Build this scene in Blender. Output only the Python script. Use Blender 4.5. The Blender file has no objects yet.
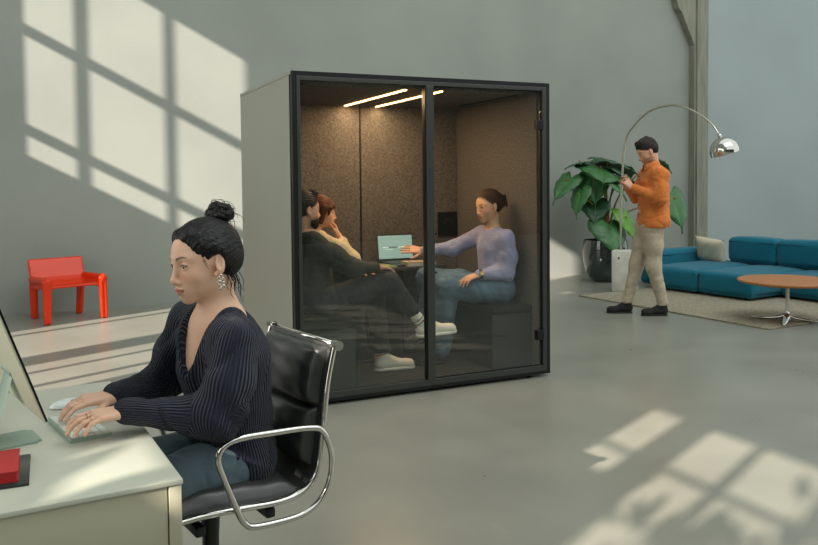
import bpy, bmesh, math, random
import numpy as np
from mathutils import Vector, Matrix, noise as mnoise
random.seed(7)
PI = math.pi
scn = bpy.context.scene
COL = scn.collection

# ------------------------------------------------------------------ small maths
def V(*a): return np.array(a, float)
def nrm(a):
    a = np.array(a, float); return a / (np.linalg.norm(a) + 1e-12)
def frame(o, x, z):
    """origin + axes (columns x,y,z) with x kept and z made square to it"""
    x = nrm(x); z = np.array(z, float); z = nrm(z - x * (z @ x)); y = np.cross(z, x)
    return (np.array(o, float), np.stack([x, y, z], 1))
def tw(T, p): return T[0] + T[1] @ np.array(p, float)
def to_local(T, P): return (P - T[0]) @ T[1]
def catmull(pts, n=8):
    P = [np.array(p, float) for p in pts]
    if len(P) < 3: 
        return [P[0] + (P[-1]-P[0])*t for t in np.linspace(0, 1, n+1)]
    Q = [2*P[0]-P[1]] + P + [2*P[-1]-P[-2]]
    out = []
    for i in range(1, len(Q)-2):
        for j in range(n):
            t = j/n; a, b, c, d = Q[i-1], Q[i], Q[i+1], Q[i+2]
            out.append(.5*((2*b)+(-a+c)*t+(2*a-5*b+4*c-d)*t*t+(-a+3*b-3*c+d)*t**3))
    out.append(P[-1]); return out

# ------------------------------------------------------------------ objects
def tag(o, label=None, cat=None, group=None, kind=None):
    if label: o['label'] = label
    if cat: o['category'] = cat
    if group: o['group'] = group
    if kind: o['kind'] = kind
    return o
def empty(name, loc, rz=0.0, label=None, cat=None, group=None):
    o = bpy.data.objects.new(name, None); COL.objects.link(o)
    o.location = loc; o.rotation_euler = (0, 0, rz); o.empty_display_size = .1
    return tag(o, label, cat, group)
def mesh_obj(name, me, mat=None, parent=None, smooth=None, world=False):
    """smooth: None flat, True all smooth, or angle in degrees"""
    o = bpy.data.objects.new(name, me); COL.objects.link(o)
    if mat is not None:
        for m in (mat if isinstance(mat, (list, tuple)) else [mat]): me.materials.append(m)
    if smooth is True:
        me.polygons.foreach_set('use_smooth', [True]*len(me.polygons))
    elif smooth:
        me.polygons.foreach_set('use_smooth', [True]*len(me.polygons))
        try: me.set_sharp_from_angle(angle=math.radians(smooth))
        except Exception: pass
    if parent is not None:
        o.parent = parent
        if world:
            M = parent_world(parent)
            me.transform(M.inverted())
    me.update()
    return o
def parent_world(p):
    M = Matrix.LocRotScale(p.location, p.rotation_euler, p.scale)
    while p.parent is not None:
        p = p.parent; M = Matrix.LocRotScale(p.location, p.rotation_euler, p.scale) @ M
    return M
def bm_obj(name, bm, mat=None, parent=None, smooth=None, world=False):
    me = bpy.data.meshes.new(name); bm.normal_update(); bm.to_mesh(me); bm.free()
    return mesh_obj(name, me, mat, parent, smooth, world)
def anchor(o, loc):
    """move the origin of a top-level mesh object to loc, geometry stays"""
    loc = Vector(loc); o.data.transform(Matrix.Translation(-loc)); o.location = loc; return o
def copy_tree(o, parent=None):
    c = o.copy(); COL.objects.link(c); c.parent = parent
    for ch in list(o.children): copy_tree(ch, c)
    return c

# ------------------------------------------------------------------ mesh builders
def box(bm, c, s, rz=0.0, bev=0.0, seg=2, R=None, mi=0):
    r = bmesh.ops.create_cube(bm, size=1.0); vs = r['verts']
    bmesh.ops.scale(bm, vec=Vector(s), verts=vs)
    fs = list({f for v in vs for f in v.link_faces})
    if bev > 0:
        es = list({e for v in vs for e in v.link_edges})
        rr = bmesh.ops.bevel(bm, geom=es, offset=bev, segments=seg, profile=.5, affect='EDGES')
        vs = list({v for v in rr['verts']} | {v for f in rr['faces'] for v in f.verts})
        seen = set(vs); st = list(vs)
        while st:
            v = st.pop()
            for e in v.link_edges:
                w = e.other_vert(v)
                if w not in seen: seen.add(w); st.append(w)
        vs = list(seen)
        fs = list({f for v in vs for f in v.link_faces})
    M = Matrix.Translation(Vector(c)) @ (R.to_4x4() if R is not None else Matrix.Rotation(rz, 4, 'Z'))
    bmesh.ops.transform(bm, matrix=M, verts=vs)
    for f in fs: f.material_index = mi
    return vs
def box2(bm, lo, hi, bev=0.0, seg=2, mi=0):
    lo = np.array(lo, float); hi = np.array(hi, float)
    return box(bm, (lo+hi)/2, hi-lo, bev=bev, seg=seg, mi=mi)
def tube(bm, pts, r, n=10, smooth=6, cap=True, sq=1.0, up=None, mi=0, closed=False):
    """swept round or flattened tube; r a number or one per control point; sq scales the second axis"""
    m = len(pts)
    rad = list(r) if isinstance(r, (list, tuple)) else [r]*m
    if smooth > 1 and m > 2:
        q = catmull([np.append(np.array(p, float), rr) for p, rr in zip(pts, rad)], smooth)
    else: q = [np.append(np.array(p, float), rr) for p, rr in zip(pts, rad)]
    P = [a[:3] for a in q]; RR = [max(a[3], 1e-5) for a in q]
    N = None; rings = []
    for i, p in enumerate(P):
        t = nrm(P[min(i+1, len(P)-1)] - P[max(i-1, 0)])
        if N is None:
            u = np.array(up if up is not None else ((0, 0, 1) if abs(t[2]) < .9 else (1, 0, 0)), float)
            N = nrm(u - t*(u @ t))
        else: 
            if up is not None:
                u = np.array(up, float); N2 = u - t*(u@t); N = nrm(N2) if np.linalg.norm(N2) > .05 else nrm(N - t*(N @ t))
            else: N = nrm(N - t*(N @ t))
        B = np.cross(t, N)
        rings.append([bm.verts.new(p + RR[i]*(math.cos(a)*B + sq*math.sin(a)*N)) for a in (2*PI*k/n for k in range(n))])
    for a, b in zip(rings[:-1], rings[1:]):
        for k in range(n):
            f = bm.faces.new((a[k], a[(k+1) % n], b[(k+1) % n], b[k])); f.material_index = mi
    if cap:
        f = bm.faces.new(rings[0][::-1]); f.material_index = mi
        f = bm.faces.new(rings[-1]); f.material_index = mi
def lathe(bm, prof, n=32, c=(0, 0, 0), R=None, mi=0, close_top=True, close_bot=True):
    """prof: list of (radius, z)"""
    R = np.eye(3) if R is None else R; c = np.array(c, float)
    rings = [[bm.verts.new(c + R @ np.array((max(r, 1e-5)*math.cos(2*PI*k/n), max(r, 1e-5)*math.sin(2*PI*k/n), z))) for k in range(n)] for r, z in prof]
    for a, b in zip(rings[:-1], rings[1:]):
        for k in range(n):
            f = bm.faces.new((a[k], a[(k+1) % n], b[(k+1) % n], b[k])); f.material_index = mi
    if close_bot: bm.faces.new(rings[0][::-1]).material_index = mi
    if close_top: bm.faces.new(rings[-1]).material_index = mi
def prism(bm, poly, z0, z1, mi=0, M=None):
    """poly in xy extruded z0..z1; M optional 4x4"""
    a = [bm.verts.new((x, y, z0)) for x, y in poly]; b = [bm.verts.new((x, y, z1)) for x, y in poly]
    n = len(poly); fs = [bm.faces.new(a[::-1]), bm.faces.new(b)]
    for k in range(n): fs.append(bm.faces.new((a[k], a[(k+1) % n], b[(k+1) % n], b[k])))
    for f in fs: f.material_index = mi
    if M is not None: bmesh.ops.transform(bm, matrix=M, verts=a+b)
    return a+b

# ------------------------------------------------------------------ signed distance modelling
def axis(lo, hi, h, fine=()):
    """grid line positions, step h, finer in the given (a,b,step) spans"""
    out = [lo]
    while out[-1] < hi:
        p = out[-1]; s = h
        for a, b, hh in fine:
            if a <= p < b: s = min(s, hh)
            elif p < a and p + s > a: s = max(min(s, a-p), hh)
        out.append(p+s)
    return np.array(out)
ID = (np.zeros(3), np.eye(3))
class Sdf:
    def __init__(s, X, Y, Z):
        s.X, s.Y, s.Z = X, Y, Z
        s.F = np.full((len(X), len(Y), len(Z)), 1.0, np.float32)
    def apply(s, lo, hi, fn, k=0.0, mode='add'):
        m = k + .02
        sl = []
        for A, a, b in ((s.X, lo[0], hi[0]), (s.Y, lo[1], hi[1]), (s.Z, lo[2], hi[2])):
            i0 = max(0, int(np.searchsorted(A, a-m))-1); i1 = min(len(A), int(np.searchsorted(A, b+m))+1)
            if i1 <= i0: return
            sl.append((i0, i1))
        (a, b), (c, d), (e, f) = sl
        gx, gy, gz = np.meshgrid(s.X[a:b], s.Y[c:d], s.Z[e:f], indexing='ij')
        P = np.stack([gx.ravel(), gy.ravel(), gz.ravel()], 1)
        D = fn(P).reshape(gx.shape).astype(np.float32)
        A = s.F[a:b, c:d, e:f]
        if mode == 'add':
            if k > 0: h = np.maximum(k-np.abs(A-D), 0)/k; r = np.minimum(A, D)-h*h*k*.25
            else: r = np.minimum(A, D)
        else:
            if k > 0: h = np.maximum(k-np.abs(A+D), 0)/k; r = np.maximum(A, -D)+h*h*k*.25
            else: r = np.maximum(A, -D)
        s.F[a:b, c:d, e:f] = r
    def cone(s, a, b, ra, rb, k=0.0, T=ID, sq=None, mode='add'):
        """tapered capsule; sq=(direction, ratio) flattens it along a local direction"""
        a = np.array(a, float); b = np.array(b, float); R = max(ra, rb)*(max(1, sq[1]) if sq else 1)
        A, B = tw(T, a), tw(T, b)
        def fn(P):
            p = to_local(T, P) - a; ab = b-a
            if sq:
                w = nrm(sq[0]); w = nrm(w-ab*((w@ab)/(ab@ab+1e-12))) if np.linalg.norm(ab) > 1e-6 else w
                q = p @ w; p = p + np.outer(q/sq[1]-q, w)
            h = np.clip(p @ ab/(ab @ ab+1e-12), 0, 1)
            d = np.linalg.norm(p-np.outer(h, ab), axis=1)-(ra+(rb-ra)*h)
            return d*(min(1, sq[1]) if sq else 1)
        s.apply(np.minimum(A, B)-R, np.maximum(A, B)+R, fn, k, mode)
    def ell(s, c, r, k=0.0, T=ID, mode='add', R=None):
        """ellipsoid; R optional local 3x3"""
        c = np.array(c, float); r = np.array(r, float); C = tw(T, c); M = max(r)
        def fn(P):
            p = to_local(T, P)-c
            if R is not None: p = p @ R
            k0 = np.linalg.norm(p/r, axis=1); k1 = np.linalg.norm(p/(r*r), axis=1)
            return k0*(k0-1)/np.maximum(k1, 1e-6)
        s.apply(C-M, C+M, fn, k, mode)
    def rbox(s, c, h, rad, k=0.0, T=ID, mode='add', R=None):
        c = np.array(c, float); h = np.array(h, float); C = tw(T, c); M = np.linalg.norm(h)
        def fn(P):
            p = to_local(T, P)-c
            if R is not None: p = p @ R
            q = np.abs(p)-(h-rad)
            return np.linalg.norm(np.maximum(q, 0), axis=1)+np.minimum(q.max(1), 0)-rad
        s.apply(C-M, C+M, fn, k, mode)
    def chain(s, pts, rs, k=0.02, T=ID, sq=None):
        for i in range(len(pts)-1): s.cone(pts[i], pts[i+1], rs[i], rs[i+1], k, T, sq)
    def cut_plane(s, o, n, lo=None, hi=None):
        """remove everything on the +n side of the plane (inside an optional box)"""
        o = np.array(o, float); n = nrm(n)
        lo = np.array([s.X[0], s.Y[0], s.Z[0]]) if lo is None else np.array(lo, float)
        hi = np.array([s.X[-1], s.Y[-1], s.Z[-1]]) if hi is None else np.array(hi, float)
        s.apply(lo, hi, lambda P: -((P-o) @ n), 0, 'sub')
    def mesh(s, relax=1):
        F, X, Y, Z = s.F, s.X, s.Y, s.Z
        F[0] = F[-1] = 1; F[:, 0] = F[:, -1] = 1; F[:, :, 0] = F[:, :, -1] = 1
        I = F < 0
        def corners(A): return [A[i:A.shape[0]-1+i, j:A.shape[1]-1+j, k:A.shape[2]-1+k] for i in (0, 1) for j in (0, 1) for k in (0, 1)]
        cs = corners(I); al = cs[0].copy(); an = cs[0].copy()
        for c in cs[1:]: al &= c; an |= c
        act = an & ~al; ci, cj, ck = np.nonzero(act)
        vid = np.full(act.shape, -1, np.int32); vid[ci, cj, ck] = np.arange(len(ci))
        acc = np.zeros((len(ci), 3)); cnt = np.zeros(len(ci))
        ofs = [(0, 0, 0), (0, 0, 1), (0, 1, 0), (0, 1, 1), (1, 0, 0), (1, 0, 1), (1, 1, 0), (1, 1, 1)]
        for a in range(8):
            for ax, bit in ((0, 4), (1, 2), (2, 1)):
                if a & bit: continue
                o1 = ofs[a]; o2 = ofs[a | bit]
                i1, j1, k1 = ci+o1[0], cj+o1[1], ck+o1[2]; i2, j2, k2 = ci+o2[0], cj+o2[1], ck+o2[2]
                f1 = F[i1, j1, k1].astype(float); f2 = F[i2, j2, k2].astype(float); m = (f1 < 0) != (f2 < 0)
                t = np.where(m, f1/np.where(np.abs(f1-f2) < 1e-9, 1, f1-f2), 0)
                p1 = np.stack([X[i1], Y[j1], Z[k1]], 1); p2 = np.stack([X[i2], Y[j2], Z[k2]], 1)
                acc += np.where(m[:, None], p1+(p2-p1)*t[:, None], 0); cnt += m
        Vx = acc/np.maximum(cnt, 1)[:, None]
        faces = []
        for ax in range(3):
            A = np.moveaxis(I, ax, 0); a, b = A[:-1], A[1:]
            ch = a != b; ch[:, 0, :] = False; ch[:, :, 0] = False
            i, j, k = np.nonzero(ch); s1 = a[i, j, k]
            vv = np.moveaxis(vid, ax, 0)
            ok = (j < vv.shape[1]) & (k < vv.shape[2]); i, j, k, s1 = i[ok], j[ok], k[ok], s1[ok]
            q = np.stack([vv[i, j-1, k-1], vv[i, j, k-1], vv[i, j, k], vv[i, j-1, k]], 1)
            if ax == 1: s1 = ~s1
            q = np.where(s1[:, None], q, q[:, ::-1]); faces.append(q)
        Fc = np.concatenate(faces); Fc = Fc[(Fc >= 0).all(1)]
        for _ in range(relax):
            A = np.zeros_like(Vx); n = np.zeros(len(Vx))
            for u in range(4):
                w = (u+1) % 4
                for p, q in ((Fc[:, u], Fc[:, w]), (Fc[:, w], Fc[:, u])):
                    for d in range(3): A[:, d] += np.bincount(p, Vx[q, d], len(Vx))
                    n += np.bincount(p, minlength=len(Vx))
            Vx = Vx*.45+(A/np.maximum(n, 1)[:, None])*.55
        return Vx, Fc
def vnormals(Vx, Fc):
    a, b, c, d = (Vx[Fc[:, i]] for i in range(4)); n = np.cross(c-a, d-b); N = np.zeros_like(Vx)
    for i in range(4):
        for k in range(3): N[:, k] += np.bincount(Fc[:, i], n[:, k], len(Vx))
    return N/np.maximum(np.linalg.norm(N, axis=1), 1e-12)[:, None]
def keep_big(Vx, Fc, frac=.02):
    """drop stray islands"""
    lab = np.arange(len(Vx))
    for _ in range(400):
        m = lab[Fc].min(1); new = lab.copy()
        for i in range(4): np.minimum.at(new, Fc[:, i], m)
        new = new[new]
        if (new == lab).all(): break
        lab = new
    u, c = np.unique(lab, return_counts=True); good = set(u[c >= frac*len(Vx)]) 
    mk = np.isin(lab, list(good)); fm = mk[Fc].all(1); idx = np.cumsum(mk)-1
    return Vx[mk], idx[Fc[fm]]
def sdf_obj(name, sd, mat, parent=None, relax=1, disp=None, color=None, attr=None, world=True, big=True):
    Vx, Fc = sd.mesh(relax)
    if big: Vx, Fc = keep_big(Vx, Fc)
    if disp is not None:
        N = vnormals(Vx, Fc); Vx = Vx+N*disp(Vx, N)[:, None]
    me = bpy.data.meshes.new(name)
    me.vertices.add(len(Vx)); me.vertices.foreach_set('co', Vx.astype(np.float32).ravel())
    me.loops.add(len(Fc)*4); me.polygons.add(len(Fc))
    me.polygons.foreach_set('loop_start', np.arange(len(Fc))*4)
    me.loops.foreach_set('vertex_index', Fc.astype(np.int32).ravel())
    me.update(calc_edges=True); me.validate()
    if color is not None:
        c = color(Vx); ca = me.color_attributes.new('Col', 'FLOAT_COLOR', 'POINT')
        ca.data.foreach_set('color', np.concatenate([c, np.ones((len(c), 1))], 1).astype(np.float32).ravel())
    if attr is not None:
        at = me.attributes.new('rib', 'FLOAT', 'POINT'); at.data.foreach_set('value', attr(Vx).astype(np.float32))
    return mesh_obj(name, me, mat, parent, True, world)
_rng = np.random.RandomState(3)
_waves = [(_rng.normal(size=3), _rng.rand()*6.28, _rng.rand()) for _ in range(60)]
def wnoise(P, freq, seed=0, n=9):
    """cheap smooth noise, about -1..1"""
    r = np.zeros(len(P)); w = 0
    for i in range(n):
        d, ph, q = _waves[(seed*7+i) % 60]; d = nrm(d)*(freq*(.6+.9*q))
        r += np.sin(P @ d*6.283+ph+1.7*np.sin(P @ np.roll(d, 1)*3.1+ph*2)); w += 1
    return r/w*1.6

def crease(P, freq, seed=0, sharp=5):
    return -(1-np.clip(np.abs(wnoise(P, freq, seed)), 0, 1))**sharp
# ------------------------------------------------------------------ materials
def lin(c):
    return tuple(((x/255.0)/12.92 if x/255.0 <= .04045 else ((x/255.0+.055)/1.055)**2.4) for x in c)
MATS = {}
def mat(name, rgb, rough=.5, metal=0.0, bump=0.0, bscale=40.0, var=0.0, vscale=3.0, spec=.5, coat=0.0, sss=0.0, vcol=False,
        stretch=None, emis=None, rvar=0.0, sheen=0.0, detail=4.0, bdist=.01, rgb2=None):
    m = bpy.data.materials.new(name); m.use_nodes = True; nt = m.node_tree; N = nt.nodes; L = nt.links
    b = N['Principled BSDF']; c = lin(rgb)
    b.inputs['Base Color'].default_value = (*c, 1); b.inputs['Roughness'].default_value = rough
    b.inputs['Metallic'].default_value = metal; b.inputs['Specular IOR Level'].default_value = spec
    b.inputs['Coat Weight'].default_value = coat; b.inputs['Coat Roughness'].default_value = .08
    if sheen: b.inputs['Sheen Weight'].default_value = sheen
    if sss:
        b.inputs['Subsurface Weight'].default_value = sss; b.inputs['Subsurface Radius'].default_value = (.012, .005, .003)
        b.inputs['Subsurface Scale'].default_value = 1.0
    tc = N.new('ShaderNodeTexCoord'); src = tc.outputs['Object']
    if stretch is not None:
        mp = N.new('ShaderNodeMapping'); mp.inputs['Scale'].default_value = stretch; L.new(src, mp.inputs[0]); src = mp.outputs[0]
    base = None
    if vcol:
        a = N.new('ShaderNodeVertexColor'); a.layer_name = 'Col'; base = a.outputs['Color']
    if var or rgb2:
        n = N.new('ShaderNodeTexNoise'); n.inputs['Scale'].default_value = vscale; n.inputs['Detail'].default_value = detail
        L.new(src, n.inputs['Vector'])
        mx = N.new('ShaderNodeMix'); mx.data_type = 'RGBA'
        if rgb2: c1, c2 = c, lin(rgb2)
        else: c1 = tuple(x*(1-var) for x in c); c2 = tuple(min(1, x*(1+var)) for x in c)
        rp = N.new('ShaderNodeValToRGB'); rp.color_ramp.elements[0].position = .32; rp.color_ramp.elements[1].position = .68
        rp.color_ramp.elements[0].color = (*c1, 1); rp.color_ramp.elements[1].color = (*c2, 1)
        L.new(n.outputs['Fac'], rp.inputs[0])
        if base is not None:
            mx.blend_type = 'MULTIPLY'; mx.inputs['Factor'].default_value = 1; L.new(base, mx.inputs['A']); L.new(rp.outputs[0], mx.inputs['B']); base = mx.outputs['Result']
        else: base = rp.outputs[0]
        if rvar:
            mr = N.new('ShaderNodeMapRange'); mr.inputs['To Min'].default_value = rough-rvar; mr.inputs['To Max'].default_value = rough+rvar
            L.new(n.outputs['Fac'], mr.inputs[0]); L.new(mr.outputs[0], b.inputs['Roughness'])
    if base is not None: L.new(base, b.inputs['Base Color'])
    if bump:
        n2 = N.new('ShaderNodeTexNoise'); n2.inputs['Scale'].default_value = bscale; n2.inputs['Detail'].default_value = 5
        L.new(src, n2.inputs['Vector'])
        bp = N.new('ShaderNodeBump'); bp.inputs['Strength'].default_value = bump; bp.inputs['Distance'].default_value = bdist
        L.new(n2.outputs['Fac'], bp.inputs['Height']); L.new(bp.outputs[0], b.inputs['Normal'])
    if emis:
        b.inputs['Emission Color'].default_value = (*lin(emis[0]), 1); b.inputs['Emission Strength'].default_value = emis[1]
    MATS[name] = m; return m
def rib_mat(name, rgb, rough=.85, strength=.9, dist=.004):
    m = mat(name, rgb, rough, var=.12, vscale=60, spec=.2, sheen=.15); nt = m.node_tree; N = nt.nodes; L = nt.links; b = N['Principled BSDF']
    a = N.new('ShaderNodeAttribute'); a.attribute_name = 'rib'
    mu = N.new('ShaderNodeMath'); mu.operation = 'MULTIPLY'; mu.inputs[1].default_value = 2*PI; L.new(a.outputs['Fac'], mu.inputs[0])
    sn = N.new('ShaderNodeMath'); sn.operation = 'SINE'; L.new(mu.outputs[0], sn.inputs[0])
    bp = N.new('ShaderNodeBump'); bp.inputs['Strength'].default_value = strength; bp.inputs['Distance'].default_value = dist
    L.new(sn.outputs[0], bp.inputs['Height'])
    tc = N.new('ShaderNodeTexCoord'); n2 = N.new('ShaderNodeTexNoise'); n2.inputs['Scale'].default_value = 400; L.new(tc.outputs['Object'], n2.inputs[0])
    b2 = N.new('ShaderNodeBump'); b2.inputs['Strength'].default_value = .4; b2.inputs['Distance'].default_value = .002
    L.new(n2.outputs['Fac'], b2.inputs['Height']); L.new(bp.outputs[0], b2.inputs['Normal']); L.new(b2.outputs[0], b.inputs['Normal'])
    return m
def glass_mat(name, tint=(.86, .9, .87), refl=1.0, ior=1.62):
    """thin pane: clear transmission plus Fresnel reflection"""
    m = bpy.data.materials.new(name); m.use_nodes = True; nt = m.node_tree; N = nt.nodes; L = nt.links
    N.remove(N['Principled BSDF']); out = N['Material Output']
    t = N.new('ShaderNodeBsdfTransparent'); t.inputs[0].default_value = (*tint, 1)
    g = N.new('ShaderNodeBsdfGlossy'); g.inputs['Roughness'].default_value = .01; g.inputs[0].default_value = (refl, refl, refl, 1)
    f = N.new('ShaderNodeFresnel'); ge = N.new('ShaderNodeNewGeometry'); mr = N.new('ShaderNodeMapRange')
    mr.inputs['To Min'].default_value = ior; mr.inputs['To Max'].default_value = 1/ior
    L.new(ge.outputs['Backfacing'], mr.inputs[0]); L.new(mr.outputs[0], f.inputs[0])
    mx = N.new('ShaderNodeMixShader'); L.new(f.outputs[0], mx.inputs[0]); L.new(t.outputs[0], mx.inputs[1]); L.new(g.outputs[0], mx.inputs[2])
    L.new(mx.outputs[0], out.inputs['Surface']); return m
def area(name, loc, rot, sx, sy, power, color):
    l = bpy.data.lights.new(name, 'AREA'); l.shape = 'RECTANGLE'; l.size = sx; l.size_y = sy; l.energy = power; l.color = color
    o = bpy.data.objects.new(name, l); COL.objects.link(o); o.location = loc; o.rotation_euler = rot; return o
mat('skin', (222, 178, 150), .48, vcol=True, sss=.12, spec=.4, bump=.12, bscale=350, bdist=.001)
mat('eye_white', (190, 180, 170), .2); mat('eye_dark', (24, 16, 14), .12)
mat('hair_black', (12, 9, 10), .34, bump=.9, bscale=50, stretch=(1, 7, 1), bdist=.005, spec=.35)
mat('hair_brown', (62, 38, 26), .45, bump=.7, bscale=60, stretch=(1, 6, 1), bdist=.004, spec=.3)
mat('hair_dark', (38, 27, 22), .5, bump=.7, bscale=60, stretch=(1, 6, 1), bdist=.004, spec=.3)
mat('hair_auburn', (92, 46, 26), .42, bump=.7, bscale=60, stretch=(1, 6, 1), bdist=.004, spec=.3)
rib_mat('navy_knit', (33, 38, 56), dist=.0045)
mat('denim', (84, 102, 110), .85, var=.18, vscale=9, bump=.5, bscale=300, bdist=.002, sheen=.1)
mat('silver', (205, 200, 190), .15, 1.0); mat('gold', (205, 160, 90), .2, 1.0)
mat('black_leather', (50, 52, 50), .36, bump=.5, bscale=180, bdist=.0015, spec=.9, var=.2, vscale=5, rvar=.06)
mat('chrome', (215, 212, 205), .09, 1.0); mat('dark_metal', (52, 54, 52), .35, .8)

rib_mat('knit_edge', (38, 42, 62))
mat('plaster', (146, 150, 143), .9, var=.07, vscale=.9, bump=.12, bscale=25, bdist=.01, detail=8, spec=.2)
mat('plaster_right', (156, 166, 166), .9, var=.05, vscale=.7, bump=.12, bscale=25, bdist=.01, detail=8, spec=.2)
mat('raw_concrete', (136, 136, 122), .9, var=.16, vscale=4, bump=.5, bscale=14, bdist=.02, stretch=(6, 6, .6), spec=.2)
mat('floor_concrete', (136, 136, 125), .30, var=.09, vscale=1.7, bump=.04, bscale=45, bdist=.002, detail=5, spec=.45, rvar=.07)
mat('booth_panel', (156, 157, 144), .45, var=.02, vscale=1, spec=.3)
mat('booth_black', (30, 31, 31), .4, .4); mat('booth_frame', (74, 76, 72), .38, .6)
mat('felt', (104, 101, 99), .95, var=.34, vscale=80, bump=.4, bscale=160, bdist=.003, spec=.1)
mat('felt_dark', (34, 35, 33), .95, var=.2, vscale=120, spec=.1, bump=.3, bscale=160, bdist=.003)
mat('bench_side', (48, 54, 50), .8, var=.1, vscale=80, spec=.2)
mat('booth_carpet', (56, 55, 51), .95, var=.3, vscale=150, spec=.1)
mat('led', (255, 214, 160), .5, emis=((255, 190, 120), 14))
MATS['glass'] = glass_mat('glass', (.95, .97, .95))
mat('table_dark', (52, 48, 42), .4)
mat('desk_cream', (178, 175, 152), .45, var=.03, vscale=2, spec=.3); mat('desk_top', (186, 188, 172), .28, var=.03, vscale=2.5, spec=.5)
mat('mint_metal', (150, 172, 156), .35, .3); mat('mint_back', (206, 206, 182), .4); mat('screen_dark', (12, 20, 24), .12)
mat('key_white', (214, 220, 212), .5); mat('mouse_white', (214, 220, 216), .15, coat=.5)
mat('book_red', (176, 34, 38), .5); mat('paper', (226, 220, 204), .8); mat('dark_slab', (40, 46, 46), .3)
mat('orange_plastic', (214, 54, 18), .2, coat=0, spec=.3)
mat('teal_fabric', (14, 102, 124), .9, var=.14, vscale=70, bump=.4, bscale=220, bdist=.003, sheen=.15, spec=.2)
mat('teal_seam', (8, 62, 82), .9)
mat('cream_fabric', (202, 192, 168), .9, var=.08, vscale=60, bump=.4, bscale=150, bdist=.003)
mat('rug', (160, 152, 134), 1.0, var=.24, vscale=45, bump=.9, bscale=70, bdist=.02, spec=.05)
mat('wood', (172, 112, 62), .4, var=.14, vscale=3, stretch=(1, 9, 1), spec=.4)
mat('marble', (214, 212, 200), .3, var=.14, vscale=7, detail=9, spec=.5); mat('brushed', (196, 190, 172), .28, 1.0)
mat('pot_green', (34, 50, 50), .10, coat=.8, spec=.7)
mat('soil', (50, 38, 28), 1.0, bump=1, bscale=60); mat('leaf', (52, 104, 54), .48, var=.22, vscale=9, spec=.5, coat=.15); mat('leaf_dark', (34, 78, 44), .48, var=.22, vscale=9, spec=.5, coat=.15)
mat('leaf_lit', (96, 150, 50), .4, var=.2, vscale=9); mat('stalk', (120, 140, 66), .5, rgb2=(150, 84, 46), vscale=6)  # leaf_lit: sunlight painted into one leaf's colour; midribs use it too
mat('orange_shirt', (212, 120, 52), .9, var=.07, vscale=40, bump=.3, bscale=200, bdist=.002, sheen=.1)
mat('chino', (186, 172, 150), .9, var=.05, vscale=40, bump=.3, bscale=200, bdist=.002)
mat('suede_black', (26, 25, 24), .8); mat('phone_black', (18, 20, 22), .2)
mat('shirt_charcoal', (46, 48, 44), .9, var=.1, vscale=50, bump=.3, bscale=200, bdist=.002)
mat('jeans_charcoal', (38, 41, 43), .9, var=.14, vscale=30, bump=.3, bscale=200, bdist=.002)
mat('lavender_knit', (146, 150, 188), .9, var=.06, vscale=80, bump=.4, bscale=260, bdist=.002, sheen=.2)
mat('blue_denim', (84, 108, 128), .85, var=.16, vscale=12, bump=.3, bscale=200, bdist=.002)
mat('cream_knit', (206, 190, 160), .9, var=.08, vscale=60, bump=.4, bscale=200, bdist=.002)
mat('sneaker', (222, 216, 200), .6); mat('sock', (226, 222, 210), .9); mat('sneaker_sole', (232, 228, 216), .5); mat('lace', (236, 232, 222), .8); mat('stripe_grey', (90, 92, 96), .9)
mat('laptop_grey', (60, 64, 66), .35, .5); mat('screen_lit', (150, 190, 196), .4, emis=((150, 190, 190), .40)); mat('ink_dark', (36, 60, 70), .5); mat('ink_white', (238, 246, 246), .5, emis=((238, 246, 246), .6))
mat('green_cover', (120, 150, 100), .7); mat('black_plastic', (20, 20, 20), .4)
mat('front_dark', (66, 70, 68), .9)
mat('tan', (176, 104, 60), .7)
mat('window_frame', (60, 62, 60), .5); mat('bark', (90, 70, 50), .9)
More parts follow.
